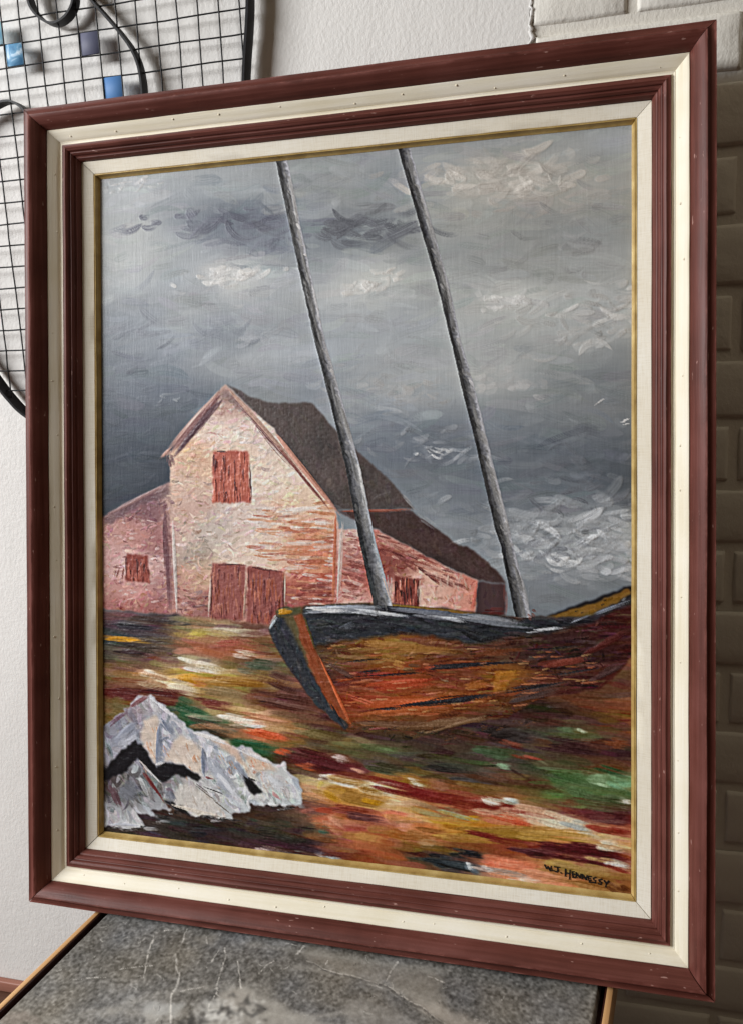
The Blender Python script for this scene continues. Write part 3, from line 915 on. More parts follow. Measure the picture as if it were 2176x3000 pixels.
# corner boards and plinth lines
P.dabs(cat(Zp(W4, [(612, 1240)]), Zp(W7, [(655, 830)])), 4.0, (204, 190, 184), 12, 0.75, 0.7, spread=0.5)
P.dabs(cat(Zp(W4, [(560, 1250)]), Zp(W7, [(600, 780)])), 10, (112, 76, 82), 14, 0.45, 0.4, m_=mw)
P.dabs(cat(Zp(W5, [(505, 1380)]), Zp(W8, [(590, 600)])), 3.6, (196, 120, 92), 12, 0.7, 0.5, spread=0.5)
P.dabs(cat(Zp(W5, [(560, 1400)]), Zp(W8, [(625, 600)])), 5.0, (206, 190, 182), 10, 0.6, 0.6, spread=0.6)
P.fill(cat(Zp(W4, [(60, 1405), (600, 1130), (600, 1230), (350, 1320), (70, 1490)])), (106, 82, 88), 0.75, 2, 2, 0.2)
P.dabs(Zp(W4, [(80, 1400), (600, 1135)]), 4, (146, 116, 116), 12, 0.6, 0.6, spread=0.6)
P.dabs(Zp(W9, [(262, 280), (225, 540)]), 5, (190, 106, 92), 8, 0.6, 0.5, spread=0.6)


def shutter(win, pts, base, n, dark, light, edge=None):
    mm = P.fill(Zp(win, pts), base, 1, 1.2, 1, 0.25)
    q = np.asarray(pts, float)
    for _ in range(n * 3):
        x = r_.uniform(q[:, 0].min(), q[:, 0].max())
        y = r_.uniform(q[:, 1].min(), q[:, 1].max())
        c = [dark, light, base, light][r_.integers(4)]
        P.dabs(Zp(win, [(x, y), (x + r_.uniform(-8, 8), y + r_.uniform(50, 150))]), r_.uniform(1.6, 4), np.array(c) + r_.normal(0, 10), 1, 0.75, 0.9, 0.6, m_=mm)
    if edge:
        for a, b in edge:
            P.dabs(Zp(win, [a, b]), 2.8, dark, 5, 0.7, 0.4, spread=0.4)
    return mm


shutter(W4, [(945, 880), (1225, 880), (1248, 1290), (945, 1298)], (176, 98, 84), 46, (96, 46, 46), (196, 116, 96), [((950, 890), (950, 1060)), ((1120, 900), (1120, 1280)), ((1235, 930), (1248, 1280)), ((950, 885), (1060, 885)), ((1045, 1200), (1060, 1230))])
shutter(W7, [(940, 410), (1212, 425), (1195, 860), (920, 872)], (148, 88, 82), 40, (100, 50, 50), (168, 104, 86), [((940, 420), (925, 860)), ((945, 415), (1210, 430))])
shutter(W7, [(1222, 428), (1515, 480), (1508, 905), (1215, 885)], (146, 84, 78), 40, (100, 50, 50), (170, 98, 76), [((1230, 440), (1230, 600)), ((1512, 480), (1508, 900)), ((1225, 435), (1515, 485))])
P.dabs(Zp(W7, [(1212, 460), (1190, 850)]), 3.2, (186, 150, 134), 6, 0.7, 0.5, spread=0.4)
P.dabs(Zp(W7, [(1525, 490), (1520, 740)]), 3, (204, 180, 166), 5, 0.7, 0.5, spread=0.4)
P.dabs(Zp(W7, [(935, 420), (910, 860)]), 3, (200, 176, 164), 6, 0.6, 0.5, spread=0.4)
shutter(W7, [(255, 335), (420, 345), (440, 568), (240, 556)], (136, 70, 62), 20, (80, 42, 42), (176, 104, 90), [((330, 350), (340, 540)), ((250, 350), (245, 540))])
for a_, b_ in (((205, 420), (165, 545)), ((240, 400), (215, 540)), ((165, 455), (150, 540))):
    P.dabs(Zp(W7, [a_, b_]), 3, (128, 72, 66), 3, 0.6, 0.6, spread=0.4)
shutter(W8, [(1080, 372), (1280, 400), (1275, 622), (1072, 605)], (124, 62, 55), 24, (66, 36, 36), (186, 112, 92), [((1180, 390), (1180, 600)), ((1275, 400), (1272, 610)), ((1090, 380), (1085, 600))])
P.dabs(Zp(W8, [(1040, 360), (1050, 560)]), 6, (200, 186, 180), 5, 0.6, 0.5)
P.dabs(Zp(W8, [(1290, 390), (1285, 610)]), 3, (206, 180, 166), 5, 0.6, 0.5)

# ---- ground
gpts = [(250, 1368, (92, 74, 74)), (300, 1372, (66, 58, 62)), (250, 1400, (60, 60, 66)), (330, 1395, (76, 66, 66)), (420, 1400, (124, 108, 78)), (480, 1402, (156, 138, 108)), (560, 1395, (104, 74, 62)), (590, 1385, (84, 62, 62)),
        (450, 1428, (136, 88, 68)), (540, 1440, (146, 92, 72)), (270, 1440, (72, 60, 62)), (340, 1440, (84, 70, 60)), (600, 1430, (92, 78, 58)), (300, 1470, (98, 78, 64)), (420, 1470, (150, 138, 118)), (560, 1475, (98, 84, 58)), (620, 1480, (80, 76, 60)),
        (260, 1500, (116, 98, 68)), (350, 1500, (176, 156, 126)), (430, 1502, (172, 134, 68)), (540, 1500, (150, 122, 72)), (620, 1510, (104, 80, 62)), (250, 1530, (90, 48, 44)), (330, 1530, (100, 56, 48)), (440, 1540, (134, 112, 78)),
        (530, 1535, (130, 112, 82)), (600, 1545, (86, 58, 50)), (670, 1540, (84, 60, 52)), (250, 1562, (112, 94, 62)), (320, 1545, (92, 52, 46)), (430, 1560, (98, 84, 60)), (480, 1572, (150, 126, 92)), (560, 1590, (206, 172, 140)), (600, 1612, (196, 140, 108)),
        (400, 1570, (58, 82, 60)), (440, 1600, (44, 84, 60)), (490, 1615, (52, 76, 58)), (530, 1645, (46, 84, 60)), (570, 1655, (44, 84, 60)), (560, 1628, (196, 112, 80)), (600, 1640, (180, 100, 74)), (640, 1600, (92, 62, 52)), (690, 1600, (84, 58, 52)),
        (730, 1600, (76, 56, 50)), (640, 1640, (120, 104, 66)), (700, 1640, (70, 64, 52)), (700, 1680, (88, 42, 42)), (650, 1665, (66, 46, 44)), (640, 1700, (62, 54, 48)), (750, 1650, (108, 96, 62)), (850, 1680, (76, 74, 56)), (800, 1660, (70, 68, 52)),
        (750, 1700, (90, 44, 44)), (900, 1700, (60, 58, 46)), (1000, 1650, (62, 52, 46)), (1100, 1630, (60, 50, 46)), (1200, 1600, (58, 46, 42)), (1300, 1600, (72, 52, 44)), (1380, 1600, (112, 70, 50)), (1270, 1622, (80, 92, 66)), (1100, 1680, (64, 74, 56)),
        (1300, 1660, (64, 44, 42)), (1390, 1660, (58, 44, 44)), (1200, 1680, (76, 66, 50)), (1200, 1705, (66, 76, 54)), (1150, 1730, (82, 58, 46)), (1350, 1695, (86, 60, 44)), (1000, 1690, (62, 62, 50)), (1000, 1750, (120, 92, 56)), (1100, 1770, (116, 88, 50)),
        (1040, 1720, (66, 54, 48)), (1300, 1735, (84, 108, 74)), (1380, 1728, (116, 152, 118)), (1250, 1755, (88, 106, 66)), (1180, 1790, (104, 82, 48)), (1340, 1770, (78, 92, 60)), (900, 1725, (140, 112, 68)), (720, 1735, (190, 172, 136)), (780, 1760, (178, 138, 74)),
        (850, 1770, (192, 168, 132)), (750, 1800, (140, 76, 52)), (800, 1822, (112, 66, 56)), (880, 1810, (188, 136, 104)), (950, 1765, (150, 116, 66)), (920, 1742, (124, 66, 50)), (1000, 1778, (118, 52, 40)), (1100, 1790, (124, 60, 44)), (1000, 1830, (172, 128, 64)),
        (1100, 1835, (168, 122, 58)), (900, 1850, (152, 100, 58)), (820, 1870, (146, 90, 58)), (950, 1870, (124, 78, 46)), (1100, 1785, (200, 164, 134)), (1180, 1805, (208, 164, 132)), (1240, 1822, (206, 178, 148)), (1300, 1800, (88, 44, 44)), (1390, 1800, (70, 40, 42)),
        (1200, 1845, (170, 126, 66)), (1300, 1850, (184, 150, 96)), (1330, 1850, (196, 180, 148)), (1385, 1830, (132, 60, 46)), (1150, 1876, (126, 66, 46)), (1300, 1897, (90, 42, 44)), (1390, 1910, (112, 46, 40)), (1200, 1880, (92, 44, 46)), (1340, 1880, (180, 136, 84)),
        (1000, 1885, (112, 78, 44)), (950, 1900, (58, 60, 54)), (1000, 1900, (42, 48, 50)), (1040, 1930, (58, 60, 64)), (1080, 1925, (212, 136, 106)), (1150, 1935, (208, 138, 106)), (1250, 1920, (170, 138, 84)), (1360, 1915, (190, 170, 130)), (1390, 1940, (124, 76, 52)),
        (1200, 1962, (216, 160, 132)), (1300, 1965, (160, 112, 68)), (1380, 1975, (116, 80, 44)), (1130, 1945, (214, 160, 132)), (300, 1835, (54, 50, 50)), (400, 1850, (44, 44, 42)), (500, 1850, (44, 40, 38)), (600, 1830, (56, 50, 46)), (650, 1870, (62, 40, 44)),
        (700, 1840, (56, 60, 50)), (560, 1800, (60, 52, 46)), (680, 1800, (74, 62, 54)), (720, 1870, (108, 66, 54)), (800, 1905, (112, 62, 46)), (860, 1915, (140, 92, 52)), (580, 1880, (58, 38, 42)), (450, 1870, (48, 44, 42)), (760, 1850, (190, 124, 92)), (730, 1810, (186, 124, 98)), (620, 1720, (66, 54, 48))]
horizon = cat(Dp([(200, 1352), (290, 1355), (392, 1363), (500, 1374), (590, 1385), (640, 1380), (900, 1380), (1180, 1372), (1420, 1372), (1420, 2050), (180, 2050), (180, 1352)]))
mgd = P.mask(horizon, 1.5, 2)
GR = field(gpts, 30, 10, NH, NW)
GR = (GR - 100) * 1.06 + 106 + np.array([5, 0, -2])
P.C += (GR - P.C) * mgd[..., None]
P.region(mgd, 1500, (26, 80), (6, 14), 3, 6, 13, 0.85, 0.03, 0.6, 0.6, src=GR, hue=8, soft=0.25, disp=(7, 2))
P.region(mgd, 420, (12, 40), (2, 5), 4, 8, 24, 0.7, 0.04, 0.9, 0.8, src=GR, hue=9, soft=0.3, disp=(10, 4))
YEL, WHT, ORG, MRN, GRN, OCH, BLK, OLV = (190, 142, 44), (220, 210, 194), (196, 100, 66), (84, 36, 38), (48, 86, 60), (152, 112, 54), (38, 36, 38), (104, 94, 60)
G_ST = [  # x0, y0, x1, y1, width, colour, count
    (232, 1414, 335, 1420, 5, YEL, 9), (405, 1412, 470, 1406, 6, (176, 158, 80), 6), (440, 1398, 580, 1408, 6, (190, 180, 156), 6), (470, 1425, 580, 1418, 4, (150, 78, 66), 6),
    (500, 1445, 575, 1456, 5, (206, 186, 170), 6), (385, 1458, 490, 1484, 7, WHT, 9), (300, 1488, 350, 1500, 6, WHT, 6), (330, 1500, 440, 1532, 8, (206, 190, 166), 10),
    (395, 1492, 440, 1508, 5, YEL, 6), (430, 1505, 600, 1515, 7, OCH, 8), (440, 1524, 560, 1545, 6, (140, 120, 88), 6), (240, 1528, 420, 1545, 12, (94, 46, 44), 10), (420, 1548, 520, 1562, 7, (108, 56, 48), 6),
    (236, 1562, 280, 1580, 16, (122, 104, 70), 6), (385, 1560, 470, 1600, 15, GRN, 12), (470, 1605, 505, 1620, 10, GRN, 6), (510, 1640, 610, 1665, 10, GRN, 10), (400, 1590, 520, 1640, 12, (60, 54, 44), 8),
    (480, 1585, 600, 1612, 7, WHT, 12), (520, 1578, 640, 1600, 5, (190, 140, 110), 8), (540, 1615, 640, 1640, 8, ORG, 12), (580, 1600, 700, 1625, 6, (168, 130, 90), 8), (600, 1655, 650, 1670, 5, ORG, 5),
    (640, 1668, 780, 1705, 10, MRN, 14), (650, 1690, 700, 1700, 5, ORG, 5), (720, 1672, 775, 1690, 4, (206, 190, 186), 4), (770, 1700, 810, 1712, 5, (200, 150, 130), 5),
    (700, 1718, 800, 1735, 7, WHT, 9), (780, 1735, 880, 1760, 8, (214, 204, 180), 9), (720, 1745, 860, 1775, 14, OCH, 12), (704, 1730, 716, 1748, 5, (196, 176, 96), 4), (716, 1752, 760, 1778, 4.5, YEL, 7),
    (800, 1770, 850, 1784, 5, YEL, 7), (700, 1722, 720, 1716, 3, WHT, 3), (730, 1785, 830, 1800, 7, (130, 66, 48), 7), (740, 1800, 850, 1815, 6, (92, 52, 50), 7), (700, 1800, 760, 1850, 8, (196, 140, 112), 8), (850, 1790, 880, 1820, 8, (190, 128, 96), 6),
    (830, 1710, 960, 1735, 8, OCH, 8), (800, 1725, 1010, 1775, 7, (120, 46, 40), 14), (930, 1755, 1180, 1800, 9, (124, 54, 40), 14), (900, 1730, 950, 1742, 4, WHT, 4), (960, 1790, 1060, 1815, 6, (150, 150, 118), 6), (1020, 1808, 1060, 1815, 4, YEL, 4),
    (1060, 1768, 1110, 1785, 6, WHT, 6), (1080, 1770, 1150, 1782, 7, (200, 204, 194), 6), (1090, 1785, 1240, 1815, 9, (216, 180, 152), 14), (1180, 1800, 1290, 1830, 9, (216, 200, 174), 10), (1230, 1820, 1330, 1850, 7, (190, 190, 180), 8), (1080, 1800, 1180, 1825, 5, (196, 92, 62), 7),
    (960, 1840, 1240, 1850, 10, OCH, 12), (1130, 1840, 1330, 1860, 8, (178, 140, 76), 8), (880, 1840, 1000, 1860, 9, (150, 100, 56), 8), (1020, 1846, 1180, 1872, 5, (122, 50, 42), 9), (1180, 1868, 1396, 1905, 9, (92, 38, 42), 16), (1120, 1880, 1250, 1898, 8, (90, 46, 48), 9),
    (1310, 1866, 1380, 1880, 6, (216, 200, 176), 7), (1330, 1905, 1396, 1925, 6, (210, 208, 196), 7), (1290, 1900, 1360, 1912, 5, (190, 160, 110), 5), (1330, 1915, 1396, 1935, 5, (150, 70, 48), 6), (1270, 1795, 1396, 1815, 12, (80, 40, 42), 10), (1290, 1830, 1390, 1850, 7, (140, 62, 46), 9),
    (1360, 1778, 1396, 1786, 6, (206, 200, 184), 5), (1210, 1725, 1320, 1760, 12, (82, 108, 70), 9), (1290, 1718, 1350, 1735, 7, (150, 176, 140), 6), (1340, 1722, 1396, 1745, 8, (128, 170, 134), 8), (1280, 1770, 1390, 1785, 9, (76, 84, 58), 7), (1240, 1770, 1300, 1778, 5, (110, 62, 44), 5),
    (1230, 1618, 1290, 1628, 7, (86, 100, 72), 6), (1270, 1614, 1300, 1622, 4, (190, 206, 176), 3), (1040, 1660, 1130, 1675, 7, (74, 90, 66), 7), (1080, 1690, 1130, 1697, 4, (132, 160, 128), 4), (1100, 1640, 1160, 1655, 5, (120, 70, 56), 5), (1130, 1672, 1200, 1688, 4, (140, 76, 60), 5),
    (920, 1696, 1060, 1712, 8, (54, 50, 46), 7), (1000, 1735, 1120, 1752, 8, (120, 92, 54), 6), (800, 1690, 920, 1712, 8, (78, 76, 56), 7), (1330, 1640, 1396, 1650, 6, (126, 76, 52), 6), (1300, 1690, 1396, 1720, 5, (60, 84, 54), 5), (1180, 1640, 1330, 1665, 9, (66, 42, 44), 8),
    (930, 1895, 1010, 1905, 8, (40, 44, 46), 8), (960, 1905, 1060, 1925, 10, (38, 44, 48), 9), (1000, 1880, 1080, 1895, 6, (34, 34, 38), 6), (1020, 1915, 1060, 1940, 6, (96, 104, 114), 5), (1030, 1912, 1046, 1918, 5, (226, 226, 226), 4), (1040, 1915, 1120, 1935, 6, (218, 190, 176), 7),
    (1060, 1905, 1200, 1930, 9, (208, 124, 94), 12), (1080, 1930, 1260, 1962, 9, (214, 150, 118), 12), (1100, 1940, 1200, 1955, 5, (220, 190, 172), 6), (1150, 1950, 1280, 1975, 7, (212, 140, 106), 7), (1200, 1915, 1330, 1940, 9, (166, 136, 82), 9), (1260, 1948, 1396, 1985, 12, (150, 106, 60), 9), (1340, 1950, 1396, 1985, 9, (110, 70, 44), 6),
    (620, 1885, 740, 1905, 5, (120, 122, 124), 5), (690, 1884, 720, 1892, 5, (226, 226, 226), 5), (700, 1895, 760, 1905, 4, (170, 172, 172), 4), (620, 1862, 720, 1880, 9, (56, 38, 44), 8), (560, 1850, 700, 1862, 9, (52, 50, 46), 7), (700, 1840, 740, 1850, 6, (54, 70, 56), 5), (560, 1878, 606, 1890, 5, (206, 190, 186), 4),
    (240, 1385, 380, 1398, 10, (62, 60, 66), 8), (260, 1428, 400, 1440, 9, (76, 66, 60), 7), (240, 1440, 330, 1448, 8, (74, 58, 60), 6), (520, 1470, 610, 1480, 8, (72, 84, 64), 6), (590, 1500, 680, 1540, 9, (88, 58, 52), 9), (560, 1540, 720, 1570, 9, (90, 58, 50), 10), (640, 1610, 760, 1640, 8, (112, 98, 64), 7), (1050, 1620, 1200, 1640, 8, (52, 44, 42), 9),
]
for x0, y0, x1, y1, w, c, n in G_ST:
    P.dabs(Dp([(x0, y0), (x1, y1)]), w * 1.45, c, max(3, int(n * 1.1)), 0.85, 1.1 if sum(c) > 480 else 0.7, 0.65, m_=mgd, spread=0.9, var=20, jit=13)

smear = P.C.copy()
for k_ in range(1, 5):
    smear += np.roll(P.C, k_, 1) + np.roll(P.C, -k_, 1)
P.C += (smear / 9 - P.C) * (0.55 * mgd)[..., None]
P.region(mgd, 520, (36, 110), (4, 11), 4, 4, 7, 0.5, 0.015, 0.6, 0.8, hue=4, soft=0.35, disp=(26, 1.5))
# ---- rock
rock = Zp(W10, [(60, 500), (250, 345), (330, 272), (430, 235), (540, 320), (640, 410), (780, 530), (950, 562), (1120, 645), (1250, 665), (1430, 795), (1500, 780), (1560, 870), (1650, 945), (1660, 1130), (1260, 1115), (1230, 1165), (1080, 1175), (1090, 1238), (800, 1215), (560, 1095), (600, 1165), (440, 1150), (510, 1222), (330, 1178), (395, 1300), (260, 1312), (60, 1285)])
mk = P.fill(rock, (166, 168, 178), 1, 2.8, 1, 0.5)
rc = [(120, 560, (150, 154, 170)), (260, 420, (120, 108, 120)), (400, 300, (176, 172, 180)), (480, 300, (160, 158, 168)), (300, 520, (158, 160, 174)), (560, 420, (160, 164, 178)), (150, 700, (168, 170, 184)), (560, 640, (150, 154, 170)), (680, 520, (176, 176, 184)),
      (830, 580, (180, 180, 188)), (950, 800, (160, 164, 176)), (1000, 980, (178, 180, 186)), (1100, 1080, (172, 176, 184)), (1400, 950, (186, 188, 194)), (1550, 1050, (184, 188, 196)), (1500, 850, (180, 182, 188)), (300, 1000, (110, 112, 120)), (220, 1020, (104, 106, 114)),
      (150, 950, (90, 80, 86)), (130, 1200, (176, 180, 192)), (250, 1240, (186, 188, 194)), (420, 1120, (160, 162, 172)), (600, 960, (130, 132, 140)), (800, 1080, (184, 180, 176)), (900, 920, (176, 178, 186))]
RK = field(rc, 26, 22, NH, NW, lambda p: Zp(W10, p))
RK = (RK - 160) * 1.4 + 162 + np.array([4, 2, -7])
P.C += (RK - P.C) * mk[..., None]
P.region(mk, 620, (8, 34), (3, 10), 48, 32, 30, 0.7, 0.2, 0.9, 0.5, src=RK, hue=5, disp=(12, 10))
for _ in range(46):
    x, y = r_.uniform(90, 1600), r_.uniform(300, 1250)
    v_ = [(226, 226, 230), (214, 212, 212), (150, 156, 170), (146, 150, 162), (206, 182, 164), (190, 192, 200)][r_.integers(6)]
    a_ = math.radians(r_.normal(52, 16))
    l_ = r_.uniform(90, 260)
    P.dabs(Zp(W10, [(x, y), (x + math.cos(a_) * l_, y + math.sin(a_) * l_)]), r_.uniform(6, 16), v_, 1, 0.45, 1.1, 0.3, m_=mk, var=6, curv=0.05)
for poly, c1, c2 in (([(365, 560), (395, 440), (500, 395), (525, 540), (500, 700), (478, 800), (420, 680)], (204, 186, 170), (198, 146, 114)), ([(600, 620), (690, 560), (800, 620), (862, 700), (850, 870), (700, 800), (560, 775)], (206, 188, 172), (196, 140, 106)),
                     ([(930, 580), (1080, 592), (1250, 830), (1225, 870), (1100, 720), (960, 620)], (204, 176, 156), (188, 140, 108)), ([(1230, 690), (1400, 780), (1450, 845), (1300, 855), (1225, 760)], (208, 180, 158), (204, 128, 96)),
                     ([(640, 1010), (700, 930), (960, 1080), (1030, 1180), (830, 1200), (625, 1090)], (196, 190, 184), (184, 170, 158)), ([(1340, 860), (1480, 880), (1560, 970), (1480, 1000), (1330, 930)], (196, 194, 194), (190, 170, 160))):
    mm = P.fill(Zp(W10, poly), np.array(c1) + 8, 0.85, 3.0, 2, 0.5)
    q = np.asarray(poly, float)
    for _ in range(14):
        x, y = r_.uniform(q[:, 0].min(), q[:, 0].max()), r_.uniform(q[:, 1].min(), q[:, 1].max())
        P.dabs(Zp(W10, [(x, y), (x + r_.uniform(20, 60), y + r_.uniform(30, 120))]), r_.uniform(3, 6), c2 if r_.random() < 0.5 else (226, 218, 210), 2, 0.5, 0.9, 0.7, m_=mk, var=18)
for poly in ([(70, 850), (110, 790), (200, 700), (330, 605), (382, 640), (430, 735), (490, 825), (560, 782), (700, 803), (852, 882), (830, 948), (700, 882), (620, 892), (540, 942), (470, 880), (340, 738), (280, 800), (250, 862), (110, 905), (60, 920)],
             [(1180, 872), (1240, 900), (1330, 1010), (1290, 1048), (1228, 1000)], [(555, 1088), (625, 1090), (700, 1140), (785, 1212), (690, 1180)]):
    P.fill(Zp(W10, poly), (28, 26, 30), 1, 2.0, 1)
for a, b, w, c, n in (((520, 420), (500, 780), 9, (132, 138, 154), 9), ((530, 430), (640, 540), 12, (146, 152, 166), 8), ((860, 640), (880, 880), 8, (128, 134, 150), 8), ((900, 700), (1120, 1060), 16, (172, 176, 186), 12), ((120, 640), (320, 470), 18, (150, 154, 168), 12), ((180, 640), (330, 560), 12, (176, 178, 188), 8), ((200, 960), (330, 1060), 20, (112, 114, 122), 12), ((560, 960), (640, 1080), 12, (124, 126, 136), 8), ((1090, 740), (1220, 900), 9, (150, 154, 166), 7), ((1350, 870), (1520, 990), 10, (206, 208, 212), 8), ((430, 260), (520, 400), 9, (206, 204, 206), 7), ((960, 860), (1160, 1080), 9, (206, 208, 214), 8)):
    P.dabs(Zp(W10, [a, b]), w, c, n, 0.6, 1.1, 0.3, spread=0.7, m_=mk, var=8)
for a, b, w, c, n in (((350, 800), (545, 1085), 6, (112, 58, 58), 8), ((340, 745), (520, 940), 3, (206, 196, 192), 6), ((110, 900), (200, 1130), 12, (90, 66, 72), 6), ((860, 640), (900, 760), 5, (128, 132, 144), 5), ((520, 420), (600, 520), 6, (120, 126, 142), 6),
                      ((500, 600), (600, 580), 5, (128, 134, 150), 4), ((250, 350), (430, 240), 5, (128, 84, 88), 7), ((430, 240), (640, 410), 4, (206, 204, 208), 9), ((780, 530), (1120, 640), 5, (214, 210, 208), 9), ((1120, 650), (1430, 795), 4, (206, 204, 204), 8),
                      ((820, 950), (1020, 1030), 3, (90, 88, 92), 4), ((1190, 890), (1290, 930), 3, (60, 58, 62), 4), ((880, 900), (960, 915), 4, (140, 96, 98), 4), ((1260, 1110), (1650, 1132), 4, (206, 210, 216), 9), ((800, 950), (1090, 1180), 4, (128, 120, 112), 5),
                      ((560, 1100), (1090, 1235), 3, (206, 196, 184), 7), ((90, 490), (250, 360), 5, (120, 92, 104), 6), ((1400, 1000), (1500, 1080), 5, (186, 150, 150), 6), ((100, 1270), (390, 1290), 5, (190, 192, 200), 7), ((480, 800), (560, 775), 4, (200, 198, 200), 4)):
    P.dabs(Zp(W10, [a, b]), w, c, n, 0.7, 0.9, 0.3, spread=0.6, m_=mk)
for _ in range(46):          # the foot of the rock is dragged out into the dark ground
    x = r_.uniform(80, 1650)
    y = np.interp(x, [80, 300, 400, 520, 600, 800, 1090, 1260, 1650], [1300, 1305, 1290, 1225, 1170, 1220, 1230, 1140, 1135])
    P.dabs(Zp(W10, [(x, y + r_.uniform(-14, 26)), (x + r_.uniform(40, 160), y + r_.uniform(-6, 34))]), r_.uniform(2.5, 7), [(54, 50, 48), (44, 42, 42), (150, 148, 150), (70, 62, 58)][r_.integers(4)], 1, 0.7, 0.7, 0.7, m_=mgd)

# ---- boat
hull = cat(Zp(W8, [(150, 640), (340, 622), (920, 590), (1640, 660)]), Zp(W9, [(0, 515), (600, 572), (1150, 570), (1350, 490), (1520, 390), (1520, 860), (1400, 1020), (1250, 1145), (860, 1205), (700, 1250), (500, 1380), (200, 1410), (0, 1470)]), Zp(W11, [(1300, 275), (1000, 345), (760, 320), (620, 260)]), Zp(W8, [(690, 1612), (440, 1400), (260, 1140), (120, 920), (80, 800)]))
hc = [(700, 1440, (96, 66, 46)), (760, 1450, (128, 82, 48)), (860, 1440, (146, 96, 48)), (1000, 1430, (124, 72, 46)), (780, 1510, (132, 62, 42)), (720, 1490, (96, 58, 46)), (900, 1500, (150, 72, 40)), (820, 1550, (160, 72, 42)), (950, 1560, (156, 84, 44)),
      (1000, 1490, (124, 64, 42)), (1050, 1540, (140, 76, 42)), (1100, 1440, (96, 58, 44)), (1120, 1500, (156, 96, 44)), (1200, 1450, (80, 50, 46)), (1300, 1440, (74, 42, 38)), (1380, 1420, (84, 40, 36)), (1200, 1520, (104, 56, 42)), (1300, 1520, (88, 46, 38)), (1380, 1500, (96, 46, 38)),
      (760, 1600, (150, 76, 40)), (850, 1590, (140, 82, 46)), (900, 1610, (116, 76, 46)), (1000, 1590, (134, 72, 42)), (1050, 1600, (96, 66, 46)), (1150, 1560, (112, 64, 42)), (900, 1640, (72, 56, 44)), (800, 1625, (84, 56, 44)), (1000, 1630, (70, 58, 46)), (1200, 1570, (74, 50, 44)), (1300, 1560, (86, 50, 40)), (1390, 1560, (90, 48, 40))]
HC = field(hc, 28, 12, NH, NW)
HC = (HC - 90) * 1.05 + 80 + np.array([-8, 1, 3])
mh_ = P.mask(hull, 1.0, 1)
P.C += (HC - P.C) * mh_[..., None]
P.Z += 0.2 * mh_
P.region(mh_, 900, (16, 56), (2, 6), -4, 6, 20, 0.75, 0.04, 0.7, 0.7, src=HC, hue=8, disp=(10, 6))
P.region(mh_, 320, (6, 18), (1.5, 4), -25, 35, 28, 0.65, 0.12, 1.0, 0.6, src=HC, hue=8)
for x0, y0, x1, y1, w, c, n in [(800, 1432, 1000, 1442, 9, (152, 106, 52), 10), (840, 1455, 900, 1462, 9, (160, 116, 60), 5), (860, 1465, 900, 1478, 6, (178, 128, 66), 3), (880, 1480, 930, 1484, 7, (90, 66, 46), 3), (770, 1520, 960, 1505, 8, (170, 70, 40), 9),
                                (800, 1560, 1000, 1550, 10, (172, 82, 44), 10), (790, 1580, 1000, 1570, 8, (160, 84, 44), 8), (1040, 1448, 1160, 1440, 8, (120, 70, 46), 6), (1090, 1496, 1150, 1490, 5, (196, 140, 60), 4), (1020, 1520, 1080, 1516, 10, (160, 96, 46), 6),
                                (790, 1490, 850, 1484, 3.4, (40, 34, 34), 5), (860, 1566, 1060, 1545, 4.2, (44, 36, 34), 13), (940, 1480, 1070, 1472, 3.4, (46, 40, 42), 9), (990, 1556, 1060, 1548, 4, (46, 42, 44), 6), (1120, 1525, 1220, 1515, 4, (60, 46, 44), 6), (1120, 1555, 1250, 1520, 9, (78, 60, 56), 7),
                                (720, 1470, 790, 1500, 5, (90, 60, 50), 10), (760, 1535, 830, 1560, 4, (190, 96, 66), 7), (780, 1600, 960, 1612, 7, (104, 70, 48), 12), (860, 1612, 1060, 1600, 7, (112, 80, 54), 12), (930, 1625, 1080, 1590, 5, (128, 98, 72), 9), (1280, 1450, 1392, 1400, 9, (84, 38, 34), 9), (1300, 1510, 1380, 1470, 8, (72, 46, 44), 8),
                                (1300, 1560, 1390, 1480, 9, (96, 44, 38), 9), (1180, 1480, 1300, 1465, 10, (112, 52, 40), 9)]:
    P.dabs(Dp([(x0, y0), (x1, y1)]), w, c, n, 0.75, 0.9, 0.5, m_=mh_, spread=0.9)
mq = P.fill(Zp(W9, [(400, 1005), (560, 1008), (575, 1050), (500, 1110), (490, 1165), (390, 1170), (405, 1090)]), (168, 108, 42), 0.9, 1.2, 1, 0.4)
P.region(mq, 24, (8, 20), (2, 4), -2, 8, 18, 0.7, 0.03, 0.8)
for pts_, w_, n_ in (([(770, 1500), (930, 1490)], 2.6, 7), ([(930, 1476), (1180, 1466)], 2.8, 12), ([(820, 1572), (900, 1566)], 2.8, 5), ([(900, 1562), (1090, 1540)], 3.4, 14), ([(1090, 1540), (1250, 1512)], 2.8, 9), ([(760, 1465), (860, 1458)], 2.2, 4), ([(1150, 1440), (1290, 1432)], 2.4, 6), ([(1180, 1500), (1330, 1478)], 2.4, 6)):
    P.dabs(Dp(pts_), w_, (40, 33, 34), n_, 0.75, -0.6, 0.5, m_=mh_, spread=0.5)
for _ in range(90):      # light catching the ridges between the boards
    x, y = r_.uniform(720, 1300), r_.uniform(1430, 1590)
    P.dabs(Dp([(x, y), (x + r_.uniform(14, 50), y - r_.uniform(-2, 6))]), r_.uniform(1.6, 3), [(196, 128, 92), (176, 100, 62), (190, 146, 96)][r_.integers(3)], 1, 0.55, 1.3, 0.5, m_=mh_)
